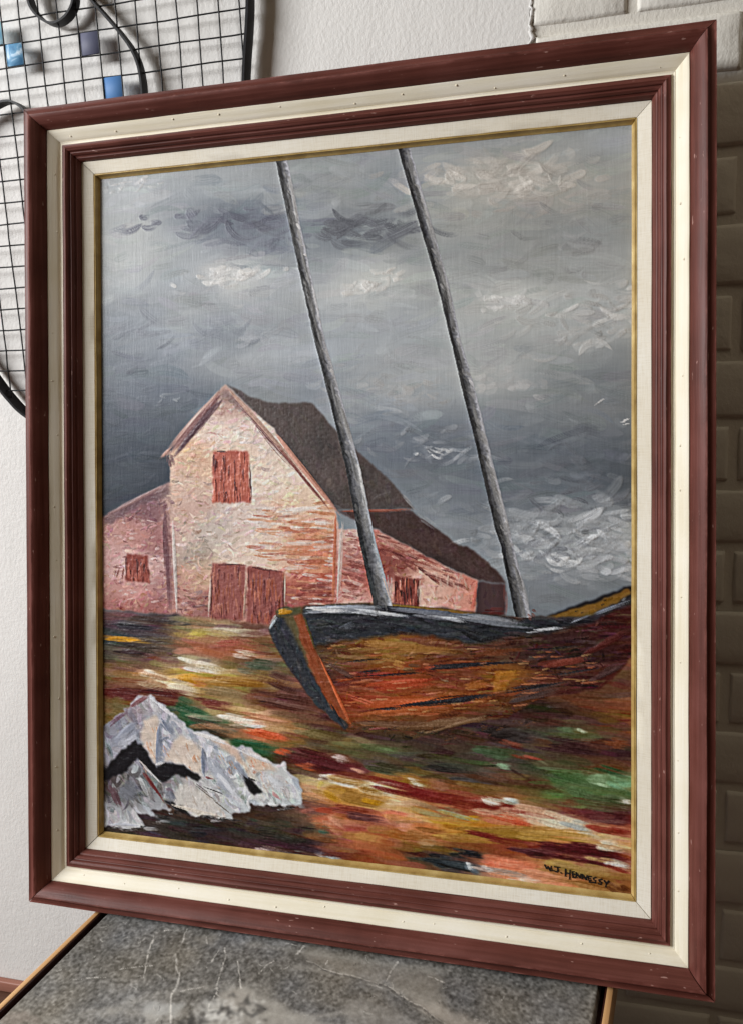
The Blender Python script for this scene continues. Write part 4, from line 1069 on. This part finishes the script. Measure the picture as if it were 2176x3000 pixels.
for _ in range(60):     # crusty foot of the hull
    t = r_.random()
    x = 770 + 430 * t
    y = 1612 + 16 * math.sin(t * 2.2) - 70 * max(0, t - 0.55) + r_.normal(0, 7)
    P.dabs(Dp([(x, y), (x + r_.uniform(8, 26), y - r_.uniform(-2, 9))]), r_.uniform(2, 4), [(104, 72, 50), (58, 44, 40), (84, 58, 44), (46, 38, 36)][r_.integers(4)], 2, 0.55, 1.0, 0.6)
# far gunwale on the right
P.fill(Zp(W9, [(805, 565), (1500, 318), (1530, 320), (1530, 395), (1350, 492), (1150, 572)]), (36, 32, 32), 1, 1.0, 1)
mi = P.fill(Zp(W9, [(830, 568), (1250, 440), (1480, 345), (1500, 375), (1350, 480), (1150, 562)]), (128, 94, 42), 1, 1.0, 1)
P.region(mi, 40, (10, 26), (3, 6), -18, 12, 16, 0.6, 0.05, 0.6)
for _ in range(16):
    x, y = r_.uniform(1000, 1400), r_.uniform(430, 540)
    P.dabs(Zp(W9, [(x, y), (x + 30, y - 14)]), 2.4, (44, 36, 32), 1, 0.6, 0.6, m_=mi)
# tarred top strake
band = cat(Zp(W8, [(350, 630), (640, 602), (920, 592), (1640, 662)]), Zp(W9, [(0, 520), (600, 575), (1150, 572), (1350, 492), (1520, 395), (1520, 450), (1180, 610), (900, 685), (640, 705), (400, 755), (200, 785), (0, 745)]), Zp(W8, [(1640, 915), (1400, 865), (1150, 832), (900, 865), (600, 905), (430, 955), (390, 800)]))
mb = P.fill(band, (45, 47, 52), 1, 2.0, 2, 0.3)
P.region(mb, 380, (12, 40), (2, 6), 3, 8, 18, 0.7, 0.04, 1.0, 0.6)
for a, b, w, c, n in ((Zp(W8, [(355, 640)])[0], Zp(W8, [(960, 630)])[0], 7, (150, 154, 162), 18), (Zp(W8, [(360, 645)])[0], Zp(W8, [(700, 640)])[0], 5, (214, 214, 214), 9), (Zp(W8, [(700, 640)])[0], Zp(W8, [(1180, 700)])[0], 4, (190, 194, 200), 14), (Zp(W8, [(1280, 660)])[0], Zp(W8, [(1645, 740)])[0], 5, (196, 200, 206), 10),
                      (Zp(W8, [(1000, 640)])[0], Zp(W8, [(1640, 700)])[0], 7, (112, 114, 122), 12), (Zp(W9, [(0, 545)])[0], Zp(W9, [(600, 610)])[0], 6, (140, 142, 148), 16), (Zp(W9, [(100, 590)])[0], Zp(W9, [(700, 650)])[0], 4, (112, 116, 124), 10), (Zp(W9, [(640, 690)])[0], Zp(W9, [(1000, 655)])[0], 3, (180, 182, 186), 6),
                      (Zp(W9, [(1000, 620)])[0], Zp(W9, [(1500, 430)])[0], 4, (128, 130, 138), 9), (Zp(W9, [(1420, 440)])[0], Zp(W9, [(1490, 375)])[0], 3, (206, 206, 206), 4), (Zp(W8, [(640, 800)])[0], Zp(W8, [(760, 750)])[0], 4, (84, 88, 96), 7), (Zp(W9, [(130, 690)])[0], Zp(W9, [(330, 770)])[0], 6, (24, 24, 26), 7)):
    P.dabs([a, b], w, c, n, 0.7, 0.9, 0.5, m_=mb, spread=0.8)
P.dabs(Zp(W8, [(350, 618), (920, 592)]), 2.6, (92, 80, 48), 8, 0.7, 0.3, spread=0.4)
P.dabs(cat(Zp(W8, [(930, 596)]), Zp(W8, [(1640, 662)])), 3.0, (124, 98, 48), 10, 0.7, 0.3, spread=0.4)
P.dabs(Zp(W9, [(0, 520), (240, 545)]), 3.0, (130, 96, 44), 5, 0.7, 0.3, spread=0.4)
# stem post
stem = Zp(W8, [(140, 690), (80, 800), (125, 930), (260, 1145), (440, 1405), (690, 1612), (720, 1585), (560, 1400), (420, 1160), (330, 950), (240, 715)])
ms = P.fill(stem, (50, 52, 58), 1, 1.0, 1, 0.4)
P.region(ms, 90, (8, 22), (3, 6), 62, 25, 13, 0.6, 0.1, 1.1)
P.fill(Zp(W8, [(200, 700), (300, 690), (400, 960), (520, 1230), (560, 1330), (430, 1150), (330, 950)]), (98, 86, 58), 0.9, 1.2, 2)
mo = P.fill(Zp(W8, [(275, 692), (350, 682), (445, 960), (600, 1262), (745, 1560), (640, 1500), (520, 1330), (400, 1080), (330, 870)]), (136, 70, 42), 1, 1.6, 1, 0.3)
P.region(mo, 60, (10, 26), (3, 5), 64, 8, 14, 0.5, 0.05, 0.6)
P.dabs(Zp(W8, [(360, 690), (450, 970)]), 3, (84, 72, 40), 7, 0.7, 0.5, spread=0.4)
P.dabs(Zp(W8, [(450, 960), (720, 1540)]), 3, (196, 96, 56), 10, 0.6, 0.7, spread=0.6)
P.dabs(Zp(W8, [(560, 1380), (690, 1605)]), 3.4, (40, 38, 40), 7, 0.7, 0.4, spread=0.4)
P.dabs(Zp(W8, [(145, 690), (85, 800)]), 5, (176, 180, 186), 6, 0.6, 0.9, spread=0.7)
P.fill(Zp(W8, [(135, 672), (190, 630), (330, 622), (350, 660), (250, 700), (150, 695)]), (84, 78, 52), 1, 1.2, 1, 0.3)
P.dabs(Zp(W8, [(150, 672), (265, 660)]), 8, (182, 132, 44), 9, 0.85, 1.2, spread=0.7)

# ---- masts
def mast(rows, seed):
    L = Dp([(a, y) for a, b, y in rows])
    Rr = Dp([(b, y) for a, b, y in rows])
    yy = np.arange(NH)
    lx = np.interp(yy, L[:, 1], L[:, 0])
    rx = np.interp(yy, Rr[:, 1], Rr[:, 0])
    lx = lx + 0.5 * vnoise(NH, 4, 7, 9, 2, seed)[:, 0]
    rx = rx + 0.6 * vnoise(NH, 4, 6, 9, 2, seed + 1)[:, 0]
    X = np.arange(NW)[None, :]
    q = (X - lx[:, None]) / np.maximum(rx - lx, 1)[:, None]
    top, bot = min(L[0, 1], Rr[0, 1]) - 30, max(L[-1, 1], Rr[-1, 1])
    on = ((yy >= top) & (yy <= bot)).astype(float)[:, None]
    wpx = np.maximum(rx - lx, 1)[:, None]
    m_ = np.clip(np.minimum(q, 1 - q) * wpx + 0.5, 0, 1) * on
    nz = vnoise(NH, NW, 3.2, 4.0, 2, seed + 3)
    n2 = vnoise(NH, NW, 26, 26, 2, seed + 4)
    qq = q + 0.07 * nz + 0.12 * n2 + 0.12 * vnoise(NH, NW, 2.4, 7.0, 2, seed + 5) * (q > 0.5)
    t = yy[:, None] / NH
    v = np.interp(qq, [0.0, 0.16, 0.42, 0.70, 0.90, 1.0], [40, 50, 96, 130, 180, 160]) + 12 * nz
    col = np.stack([v * 0.99, v * 0.995, v * 1.02 + 2], -1)
    P.C += (col - P.C) * m_[..., None]
    P.Z += m_ * (0.35 + 0.2 * nz * (q > 0.45))
    for _ in range(150):
        y = P.r.uniform(max(top, 0), min(bot, NH - 60))
        y2 = y + P.r.uniform(14, 55)
        f_ = P.r.uniform(0.08, 0.92)
        xa, xb = (lx[int(u)] + f_ * (rx[int(u)] - lx[int(u)]) for u in (y, y2))
        v_ = np.interp(f_, [0, 0.2, 0.5, 0.8, 1], [40, 52, 104, 148, 188]) + P.r.normal(0, 18)
        P.stroke((xa, y), (xb, y2), P.r.uniform(2.5, 6), (v_, v_ * 0.995, v_ * 0.99), 0.6, P.r.normal(0, 0.02), 0.6, 0.5, m_ if P.r.random() < 0.85 else None, 10)
    for _ in range(120):
        y = P.r.uniform(max(top, 0), min(bot, NH - 2))
        f_ = P.r.uniform(0.05, 0.95)
        x = lx[int(y)] + f_ * (rx[int(y)] - lx[int(y)])
        l_ = P.r.uniform(4, 13)
        v_ = np.interp(f_, [0, 0.2, 0.5, 0.8, 1], [42, 54, 108, 152, 192]) + P.r.normal(0, 22)
        P.stroke((x - l_ * 0.35, y - l_ * 0.5), (x + l_ * 0.35, y + l_ * 0.4), P.r.uniform(2, 4.5), (v_, v_ * 0.99, v_ * 0.985), 0.6, P.r.normal(0, 0.1), 0.8, 0.5, m_, 10)
    return m_


mast([(605, 630, 320), (613, 639, 363), (642, 667, 506), (697, 721, 755), (732, 760, 894), (765, 797, 1032), (796, 831, 1197), (827, 868, 1340)], 71)
mast([(870, 897, 296), (882, 909, 334), (923, 951, 479), (968.5, 993.5, 633), (997.5, 1019.5, 754), (1021, 1049, 856), (1054.5, 1083, 994), (1094.5, 1127.5, 1170), (1108, 1136, 1210), (1140, 1176, 1367)], 81)
P.dabs(Zp(W9, [(660, 520), (720, 575)]), 8, (110, 74, 68), 4, 0.7, 0.3)
P.dabs(Zp(W8, [(985, 380), (1060, 600)]), 3, (196, 176, 166), 6, 0.6, 0.4, spread=0.4)

# ---- weave of the cloth showing through, then the mesh
thread = vnoise(NH, NW, 30, 1.6, 1, 91) * 0.6 + vnoise(NH, NW, 1.6, 14, 1, 92) * 0.35
thin = np.clip(1 - blur(P.Z, 3) * 1.1, 0.12, 1)
P.C += 3.2 * thread[..., None] * thin[..., None]
sat = mgd * (1 - mh_) * (1 - mk)
lum = P.C.mean(-1, keepdims=True)
P.C += ((P.C - lum) * 0.14 + (lum - 100) * 0.12) * sat[..., None]
body = 1 - np.clip(blur(mgd + mall + mr + m2 + mh_, 2), 0, 1)          # 1 where it is sky
grain = vnoise(NH, NW, 2.6, 3.4, 2, 93) * (1 - body) + 0.25 * vnoise(NH, NW, 2.2, 2.2, 1, 94)
P.Z += 0.36 * grain * (1 - body) * (1 - 0.75 * mk) + 0.08 * grain
P.C += (5.0 * (1 - body) * (1 - 0.8 * mk) + 2.0)[..., None] * grain[..., None]
P.C += 0.9 * (P.C - blur(P.C, 1)) + 0.35 * (P.C - blur(P.C, 5))
Zc = np.clip(P.Z, -1, 3.5)
Zf = 0.42 * (Zc - 0.5 * blur(Zc, 12)) + 0.055 * thread * thin
rgb = lin(np.clip(P.C, 14, 236)) * 0.98
xs = X0 + np.arange(NW) * RES
zs = Z1 - np.arange(NH) * RES
XX, ZZ = np.meshgrid(xs, zs)
xyz = np.stack([XX, CD - Zf * 0.001, ZZ], -1)
me = grid_mesh('canvas', xyz, rgb)
mt, nt, b = mat_new('oil_paint', 0.40, 0.22)
at = nt.nodes.new('ShaderNodeAttribute')
at.attribute_name = 'paint'
nt.links.new(at.outputs['Color'], b.inputs['Base Color'])
wv = noise(nt, coords(nt, (1100, 1, 110)), 1.0, 2)
p_ = bump(nt, b, wv, 0.16, 0.0008)
M['canvas'] = mt
canvas = link('canvas', me, mt, root)
me = box_mesh('backing_board', X0 - 0.008, X1 + 0.008, CD + 0.0016, CD + 0.0056, Z0 - 0.008, Z1 + 0.008)
link('backing_board', me, M['tray'], root)

# signature, brushed letter by letter in black
SIG = [[(238, 290), (268, 348), (294, 315), (328, 385), (345, 310)], [(364, 376), (374, 384)], [(395, 320), (485, 330)], [(445, 325), (452, 385), (425, 402), (400, 386)], [(498, 416), (510, 425)],
       [(576, 355), (570, 470)], [(646, 370), (635, 520)], [(574, 415), (641, 428)], [(682, 398), (690, 488), (725, 492)], [(682, 400), (720, 396)], [(686, 440), (716, 436)],
       [(744, 490), (746, 410), (806, 498), (822, 430)], [(842, 515), (845, 440), (906, 528), (920, 460)], [(938, 470), (946, 535), (988, 532)], [(936, 472), (990, 478)], [(944, 505), (982, 505)], [(952, 564), (1000, 570)],
       [(1062, 490), (1020, 500), (1030, 525), (1064, 545), (1050, 576), (1014, 570)], [(1156, 520), (1110, 530), (1124, 555), (1156, 570), (1140, 602), (1098, 592)], [(1194, 540), (1230, 592)], [(1266, 550), (1230, 592), (1216, 645)]]
vs, fs = [], []
for pl in SIG:
    p = to_canvas(np.array((1550, 2480)) + np.asarray(pl, float) * (300 / 1645.0)) * RES
    for a, b_ in zip(p[:-1], p[1:]):
        d = (b_ - a) / max(np.hypot(*(b_ - a)), 1e-9)
        n_ = np.array([-d[1], d[0]])
        hw = 0.00068 * RNG.uniform(0.85, 1.2)
        a, b_ = a - d * hw * 0.5, b_ + d * hw * 0.5
        q = len(vs)
        yb, yt = CD + 0.0002, CD - 0.00105
        ring = [a + n_ * hw, a - n_ * hw, b_ - n_ * hw * 0.8, b_ + n_ * hw * 0.8]
        for yv, sc in ((yb, 1), (yt, 1)):
            for w_ in ring:
                vs.append((X0 + w_[0], yv, Z1 - w_[1]))
        fs += [(q + 4, q + 5, q + 6, q + 7), (q, q + 1, q + 5, q + 4), (q + 1, q + 2, q + 6, q + 5), (q + 2, q + 3, q + 7, q + 6), (q + 3, q, q + 4, q + 7)]
me = mesh_py('signature', vs, fs)
fix_normals(me)
sg = link('signature', me, M['ink'], canvas)
tag(sg, 'black brushed signature W.J. HENNESSY')

# ------------------------------------------------------------------ wire wall decoration behind the painting
GY = 0.2165
art = empty('wire_wall_art', (-0.3, WALL_Y, 0.53))
tag(art, 'black wire grid wall decoration with blue squares and curled bands behind the painting', 'wall decoration')
AO = Vector(art.location)


def rel(v):
    return [tuple(Vector(q) - AO) for q in v]


# outline of the decoration on the wall, closed well behind the frame and beyond the left and top of the view
outl = [(-0.1035, 1.12), (-0.1038, 1.00), (-0.1045, 0.962), (-0.1078, 0.9328), (-0.1121, 0.9061), (-0.1157, 0.8799), (-0.121, 0.83), (-0.132, 0.76), (-0.150, 0.68), (-0.178, 0.60),
        (-0.215, 0.535), (-0.262, 0.490), (-0.315, 0.473), (-0.365, 0.479), (-0.407, 0.497), (-0.4454, 0.521), (-0.4629, 0.5387), (-0.4786, 0.5593), (-0.506, 0.602), (-0.534, 0.66), (-0.555, 0.74), (-0.565, 0.84), (-0.569, 0.95), (-0.569, 1.12)]


def smooth_line(pts, n=4):
    p = [np.array(q, float) for q in pts]
    out = []
    for i in range(len(p) - 1):
        a, b, c, d = p[max(i - 1, 0)], p[i], p[i + 1], p[min(i + 2, len(p) - 1)]
        for k in range(n):
            t = k / n
            out.append(0.5 * ((2 * b) + (-a + c) * t + (2 * a - 5 * b + 4 * c - d) * t * t + (-a + 3 * b - 3 * c + d) * t ** 3))
    out.append(p[-1])
    return out


def flat_bar(name, pts, y0, y1, th, parent):
    """flat iron bar on edge: follows pts in the wall plane, y0..y1 deep, th thick"""
    p = smooth_line(pts)
    vs, fs = [], []
    n = len(p)
    for i, q in enumerate(p):
        a, b = p[max(i - 1, 0)], p[min(i + 1, n - 1)]
        d = (b - a) / np.hypot(*(b - a))
        nn = np.array([-d[1], d[0]]) * th / 2
        for s in (1, -1):
            for y in (y0, y1):
                vs.append((q[0] + nn[0] * s, y, q[1] + nn[1] * s))
        if i:
            k, o = 4 * i, 4 * (i - 1)
            for u, v in ((0, 1), (1, 3), (3, 2), (2, 0)):
                fs.append((o + u, o + v, k + v, k + u))
    fs += [(0, 1, 3, 2), (4 * n - 4, 4 * n - 3, 4 * n - 1, 4 * n - 2)]
    me = mesh_py(name, rel(vs), fs)
    fix_normals(me)
    me.polygons.foreach_set('use_smooth', [True] * len(me.polygons))
    me.set_sharp_from_angle(angle=math.radians(40))
    return link(name, me, M['iron'], parent)


flat_bar('outline_band', outl, 0.2078, 0.2268, 0.0030, art)
flat_bar('curled_band', [(-0.312, 1.10), (-0.318, 1.04), (-0.308, 1.005), (-0.2932, 0.9845), (-0.2756, 0.9635), (-0.2606, 0.9452), (-0.2484, 0.9272), (-0.241, 0.9074), (-0.2393, 0.881), (-0.243, 0.84), (-0.262, 0.80), (-0.30, 0.78)], 0.2098, 0.2238, 0.0024, art)
flat_bar('curled_band', [(-0.352, 1.06), (-0.372, 1.03), (-0.3735, 1.005), (-0.3722, 0.995), (-0.3679, 0.9826), (-0.3564, 0.9706), (-0.3423, 0.9654), (-0.3269, 0.9701), (-0.3168, 0.9806), (-0.3135, 0.992), (-0.314, 1.01), (-0.324, 1.045), (-0.352, 1.06)], 0.2098, 0.2238, 0.0024, art)
flat_bar('curled_band', [(-0.53, 0.82), (-0.50, 0.855), (-0.465, 0.876), (-0.4293, 0.8883), (-0.4166, 0.89), (-0.4075, 0.888), (-0.3947, 0.8781), (-0.380, 0.855), (-0.376, 0.82)], 0.2098, 0.2238, 0.0024, art)

poly = np.array(smooth_line(outl))


def spans(axis, val):
    """where a straight wire at x = val (axis 0) or z = val (axis 1) lies inside the outline"""
    c = []
    q = np.vstack([poly, poly[:1]])
    for a, b in zip(q[:-1], q[1:]):
        if (a[axis] > val) != (b[axis] > val):
            t = (val - a[axis]) / (b[axis] - a[axis])
            c.append(a[1 - axis] + t * (b[1 - axis] - a[1 - axis]))
    c.sort()
    return [(c[i], c[i + 1]) for i in range(0, len(c) - 1, 2)]


def wire(axis, val, a, b, y, r=0.00094):
    n = max(2, int((b - a) / 0.02))
    vs, fs = [], []
    ph = RNG.uniform(0, 6, 2)
    for i in range(n + 1):
        t = a + (b - a) * i / n
        dv = 0.0004 * math.sin(t * 40 + ph[0]) + RNG.normal(0, 0.00018)
        for k in range(6):
            an = k * math.pi / 3
            o, yy_ = r * math.cos(an), r * math.sin(an)
            vs.append((val + dv + o, y + yy_, t) if axis == 0 else (t, y + yy_, val + dv + o))
        if i:
            for k in range(6):
                j = (k + 1) % 6
                fs.append((6 * (i - 1) + k, 6 * (i - 1) + j, 6 * i + j, 6 * i + k))
    me = mesh_py('grid_wire', rel(vs), fs, True)
    fix_normals(me)
    link('grid_wire', me, M['iron'], art)


for k in range(-17, 3):
    x = -0.1661 + 0.0247 * k
    for a, b in spans(0, x):
        wire(0, x, a, min(b, 1.118), GY - 0.0009)
zrow = [0.9525 + 0.025 * j for j in range(6, 0, -1)] + [0.9525 - 0.025 * j for j in range(8)]
while zrow[-1] > 0.5:
    zrow.append(zrow[-1] - 0.0253)
for z in zrow:
    for a, b in spans(1, z):
        wire(1, z, a, b, GY + 0.0009)


def square(i, j, name, mat):
    x0 = -0.1661 + 0.0247 * i
    z1 = 0.9525 - 0.025 * j
    me = box_mesh('coloured_square', x0 + 0.0004 - AO.x, x0 + 0.0242 - AO.x, GY - 0.0006 - AO.y, GY + 0.0012 - AO.y, z1 - 0.0243 - AO.z, z1 - 0.0004 - AO.z, 0.0004, 1)
    o = link('coloured_square', me, mat, art)
    o['label'] = name


square(-11, -1, 'sky blue square', glassy('sky_blue', (0.10, 0.30, 0.46), (0.20, 0.46, 0.62), (0.42, 0.68, 0.80), 40))
square(-10, 0, 'blue and white marbled square', glassy('marbled_blue', (0.05, 0.17, 0.32), (0.12, 0.30, 0.48), (0.72, 0.84, 0.92), 60))
square(-6, 0, 'slate blue square', glassy('slate_blue', (0.075, 0.08, 0.13), (0.095, 0.10, 0.155), (0.12, 0.125, 0.18), 20))
square(-5, 2, 'cobalt blue square', glassy('cobalt', (0.06, 0.17, 0.40), (0.075, 0.20, 0.44), (0.09, 0.23, 0.48), 14))

# ------------------------------------------------------------------ the small tile-topped table
TA = math.radians(-8.2)
TZ = -0.0107
tdir = np.array([math.sin(-TA), math.cos(-TA)])        # towards the wall
tx = np.array([math.cos(TA), math.sin(TA)])
pL, pR = np.array([-0.2666, 0.0051]), np.array([0.2576, 0.0038])
halfw = (pR - pL) @ tx / 2 - 0.0012
T0 = (pL + pR) / 2
table = empty('tile_topped_table', (T0[0], T0[1], FLOOR_Z), (0, 0, TA))
tag(table, 'low side table with grey stone tile top and pale wood edging under the painting', 'table')
zt = TZ - FLOOR_Z
YF, YB = -0.40, 0.105
TRES = 0.001
nx, ny = int(2 * halfw / TRES) + 1, int((YB - YF) / TRES) + 1
Q = Paint(ny, nx, 55)


def to_tile(p):
    h_ = hit(p, 2, TZ)[:, :2] - T0
    u, v = h_ @ tx, h_ @ tdir
    return np.stack([(u + halfw) / TRES, (YB - v) / TRES], 1)


def Tz(win, pts):
    return to_tile(np.array(win) + np.asarray(pts, float).reshape(-1, 2) * (700 / 1645.0))


Q.C[:] = (94, 92, 88)
Q.C += 14 * vnoise(ny, nx, 60, 60, 4, 61)[..., None] + 10 * vnoise(ny, nx, 14, 14, 3, 62)[..., None] + 22 * vnoise(ny, nx, 2.6, 2.6, 2, 64)[..., None] + 6 * vnoise(ny, nx, 40, 40, 2, 63)[..., None] * np.array([1.0, 0.5, -0.4])
Q.C += 9 * blur(RNG.normal(0, 2.2, (ny, nx, 1)), 1)
T6, T7 = (0, 2300), (600, 2500)
for poly, c, op in (([(90, 1010), (200, 905), (330, 965), (520, 1045), (750, 1120), (950, 1190), (900, 1500), (0, 1400), (30, 1100)], (150, 147, 140), 0.7),
                    ([(640, 690), (760, 640), (1100, 740), (1645, 820), (1645, 1150), (1560, 1110), (1400, 1005), (1240, 895), (1000, 830), (850, 790)], (126, 121, 112), 0.55),
                    ([(1400, 1010), (1645, 1170), (1900, 1300), (1900, 1175), (1645, 1080), (1480, 1000)], (150, 144, 136), 0.6),
                    ([(950, 1040), (1080, 1000), (1300, 1080), (1500, 1200), (1100, 1300), (960, 1200)], (132, 130, 126), 0.5),
                    ([(1150, 600), (1300, 620), (1330, 720), (1200, 700)], (74, 72, 70), 0.5), ([(650, 700), (760, 760), (860, 800), (640, 760)], (74, 72, 68), 0.5)):
    Q.fill(Tz(T7, poly), c, op, 3.5, 3)
for poly, c, op in (([(980, 1520), (1100, 1500), (1290, 1490), (1280, 1530), (1200, 1590), (990, 1590)], (160, 160, 157), 0.7), ([(1510, 1430), (1600, 1380), (1700, 1390), (1700, 1560), (1540, 1540)], (142, 137, 129), 0.6),
                    ([(0, 1600), (120, 1560), (300, 1600), (300, 1645), (0, 1645)], (122, 112, 104), 0.5), ([(1330, 1040), (1480, 1030), (1500, 1110), (1380, 1100)], (122, 118, 110), 0.5), ([(850, 1480), (920, 1450), (940, 1500), (880, 1530)], (140, 139, 136), 0.6),
                    ([(1440, 1570), (1500, 1560), (1520, 1600), (1450, 1610)], (176, 176, 172), 0.7)):
    Q.fill(Tz(T6, poly), c, op, 3.5, 2)


def vein(win, pts, w, c=(196, 193, 186), op=0.8):
    p = smooth_line(Tz(win, pts), 3)
    for a, b_ in zip(p[:-1], p[1:]):
        a = a + Q.r.normal(0, 0.5, 2)
        Q.stroke(a, b_ + (b_ - a) * 0.2, w * Q.r.uniform(0.7, 2.1), c, op * Q.r.uniform(0.35, 0.9), 0, 0.1, 0.5, None, 16, soft=1.0)


for pts, w in (([(700, 1600), (900, 1500), (1150, 1440), (1500, 1390), (1900, 1420)], 16), ([(300, 1640), (700, 1560), (1100, 1600)], 12), ([(1000, 1640), (1500, 1530), (2000, 1600), (2500, 1560)], 18), ([(2000, 1240), (2500, 1330), (3000, 1500)], 16), ([(1700, 1100), (2300, 1180), (3100, 1290)], 10)):
    for o_ in range(5):
        vein(T6, [(x_ + Q.r.normal(0, 18), y_ + Q.r.normal(0, 14)) for x_, y_ in pts], w * Q.r.uniform(0.5, 1.1), (146, 143, 136), 0.22)
for pts, w in (([(1085, 1010), (1040, 1100), (1015, 1200), (990, 1330)], 2.4), ([(1290, 985), (1255, 1085)], 1.8), ([(1210, 1160), (1220, 1280), (1237, 1300), (1215, 1400), (1180, 1450), (1175, 1640)], 2.2), ([(1547, 1120), (1552, 1190), (1520, 1290), (1490, 1390), (1500, 1420), (1450, 1500), (1415, 1600)], 2.8),
               ([(1510, 1130), (1455, 1220)], 1.8), ([(1130, 1000), (1240, 995)], 1.6), ([(1420, 1040), (1430, 1095)], 1.4), ([(820, 1270), (950, 1250), (1060, 1240)], 1.2), ([(500, 1340), (640, 1325), (740, 1320)], 1.2), ([(1085, 1300), (1130, 1345)], 1.4), ([(1240, 1420), (1400, 1390)], 1.2)):
    vein(T6, pts, w)
for pts, w in (([(682, 635), (655, 670), (635, 700)], 3.0), ([(840, 735), (830, 765)], 1.8), ([(1328, 745), (1280, 800), (1243, 890)], 2.4), ([(480, 740), (420, 775), (370, 835)], 1.4), ([(225, 740), (235, 800), (245, 890), (250, 930)], 1.8), ([(240, 880), (252, 935)], 2.2), ([(1530, 840), (1645, 890)], 1.4), ([(560, 615), (640, 640)], 1.4)):
    vein(T7, pts, w)
dl = [(700, 730), (860, 808), (1000, 838), (1150, 880), (1250, 908), (1340, 970), (1400, 1010), (1500, 1060), (1580, 1130), (1660, 1180)]
vein(T7, [(x, y + 10) for x, y in dl], 3.0, (60, 58, 56), 0.7)
vein(T7, [(x, y + 2) for x, y in dl], 1.8, (176, 172, 164), 0.8)
vein(T7, [(x - 10, y + 26) for x, y in dl[2:]], 1.4, (150, 148, 142), 0.5)
for _ in range(240):          # fine specks and scratches in the stone
    x, y = Q.r.uniform(0, nx), Q.r.uniform(60, ny)
    a = Q.r.uniform(0, 6.3)
    l_ = Q.r.uniform(3, 11)
    Q.stroke((x, y), (x + math.cos(a) * l_, y + math.sin(a) * l_), Q.r.uniform(1.0, 1.9), (160, 158, 152) if Q.r.random() < 0.6 else (62, 60, 58), 0.55, 0.1, 0.1, 0.3, None, 10, soft=0.9)
for _ in range(60):
    c0 = Tz(T7, [(Q.r.normal(120, 130), Q.r.normal(1110, 50))])[0]
    Q.fill(c0 + Q.r.normal(0, 4.5, (6, 2)), (176, 175, 170) if Q.r.random() < 0.5 else (56, 55, 53), 0.6, 1.0, 1)
Q.C += 0.5 * (Q.C - blur(Q.C, 1)) + 0.3 * (Q.C - blur(Q.C, 6))
ux = np.linspace(-halfw, halfw, nx)
uy = YB - np.arange(ny) * TRES
UX, UY = np.meshgrid(ux, uy)
ed = np.minimum.reduce([np.arange(nx)[None, :] + 0 * UX, np.arange(nx)[::-1][None, :] + 0 * UX, np.arange(ny)[::-1][:, None] + 0 * UX])
UZ = zt + 0.00035 * vnoise(ny, nx, 9, 9, 3, 66) + 0.0004 * vnoise(ny, nx, 50, 50, 2, 67)
UZ -= np.where(ed < 3, (3 - ed) ** 2 * 0.00035, 0)
UX = UX + np.where(ed == 0, 0.0007 * vnoise(ny, nx, 8, 8, 2, 68), 0)
UZ[:, [0, -1]] = zt - 0.009
UZ[[0, -1], :] = zt - 0.009
me = grid_mesh('stone_tile', np.stack([UX, UY, UZ], -1), lin(np.clip(Q.C, 25, 225)) * 1.5)
mt, nt, b = mat_new('grey_stone', 0.5, 0.35)
at = nt.nodes.new('ShaderNodeAttribute')
at.attribute_name = 'paint'
nt.links.new(at.outputs['Color'], b.inputs['Base Color'])
bump(nt, b, noise(nt, coords(nt), 700, 3), 0.25, 0.0008)
link('stone_tile', me, mt, table)

# tray, edging strips, apron and legs
g0, g1 = halfw + 0.0064, halfw + 0.0120
link('tray_bed', box_mesh('tray_bed', -g0, g0, YF - 0.005, YB + 0.005, zt - 0.03, zt - 0.0105), M['tray'], table)
for s in (-1, 1):
    a, b_ = sorted((s * g0, s * g1))
    link('edging_strip', box_mesh('edging_strip', a, b_, YF - 0.0106, YB + 0.0106, zt - 0.034, zt + 0.0012, 0.0006), M['oak'], table)
    a, b_ = sorted((s * (g0 - 0.0002), s * (g0 - 0.0016)))
    link('tray_lining', box_mesh('tray_lining', a, b_, YF - 0.0045, YB + 0.0045, zt - 0.0104, zt + 0.0004), M['tray'], table)
    ya, yb = sorted(((YF if s < 0 else YB) + s * 0.005, (YF if s < 0 else YB) + s * 0.0104))
    link('edging_strip', box_mesh('edging_strip', -g0 + 0.0002, g0 - 0.0002, ya, yb, zt - 0.034, zt + 0.001, 0.0006), M['oakx'], table)
    a, b_ = sorted((s * (g0 - 0.022), s * (g0 - 0.004)))
    link('apron', box_mesh('apron', a, b_, YF + 0.04, YB - 0.04, zt - 0.085, zt - 0.0305), M['tray'], table)
    for t in (0, 1):
        y0 = YF + 0.002 if t == 0 else YB - 0.038
        a, b_ = sorted((s * (g0 - 0.038), s * (g0 - 0.002)))
        link('leg', box_mesh('leg', a, b_, y0, y0 + 0.036, 0, zt - 0.0303, 0.002), M['tray'], table)
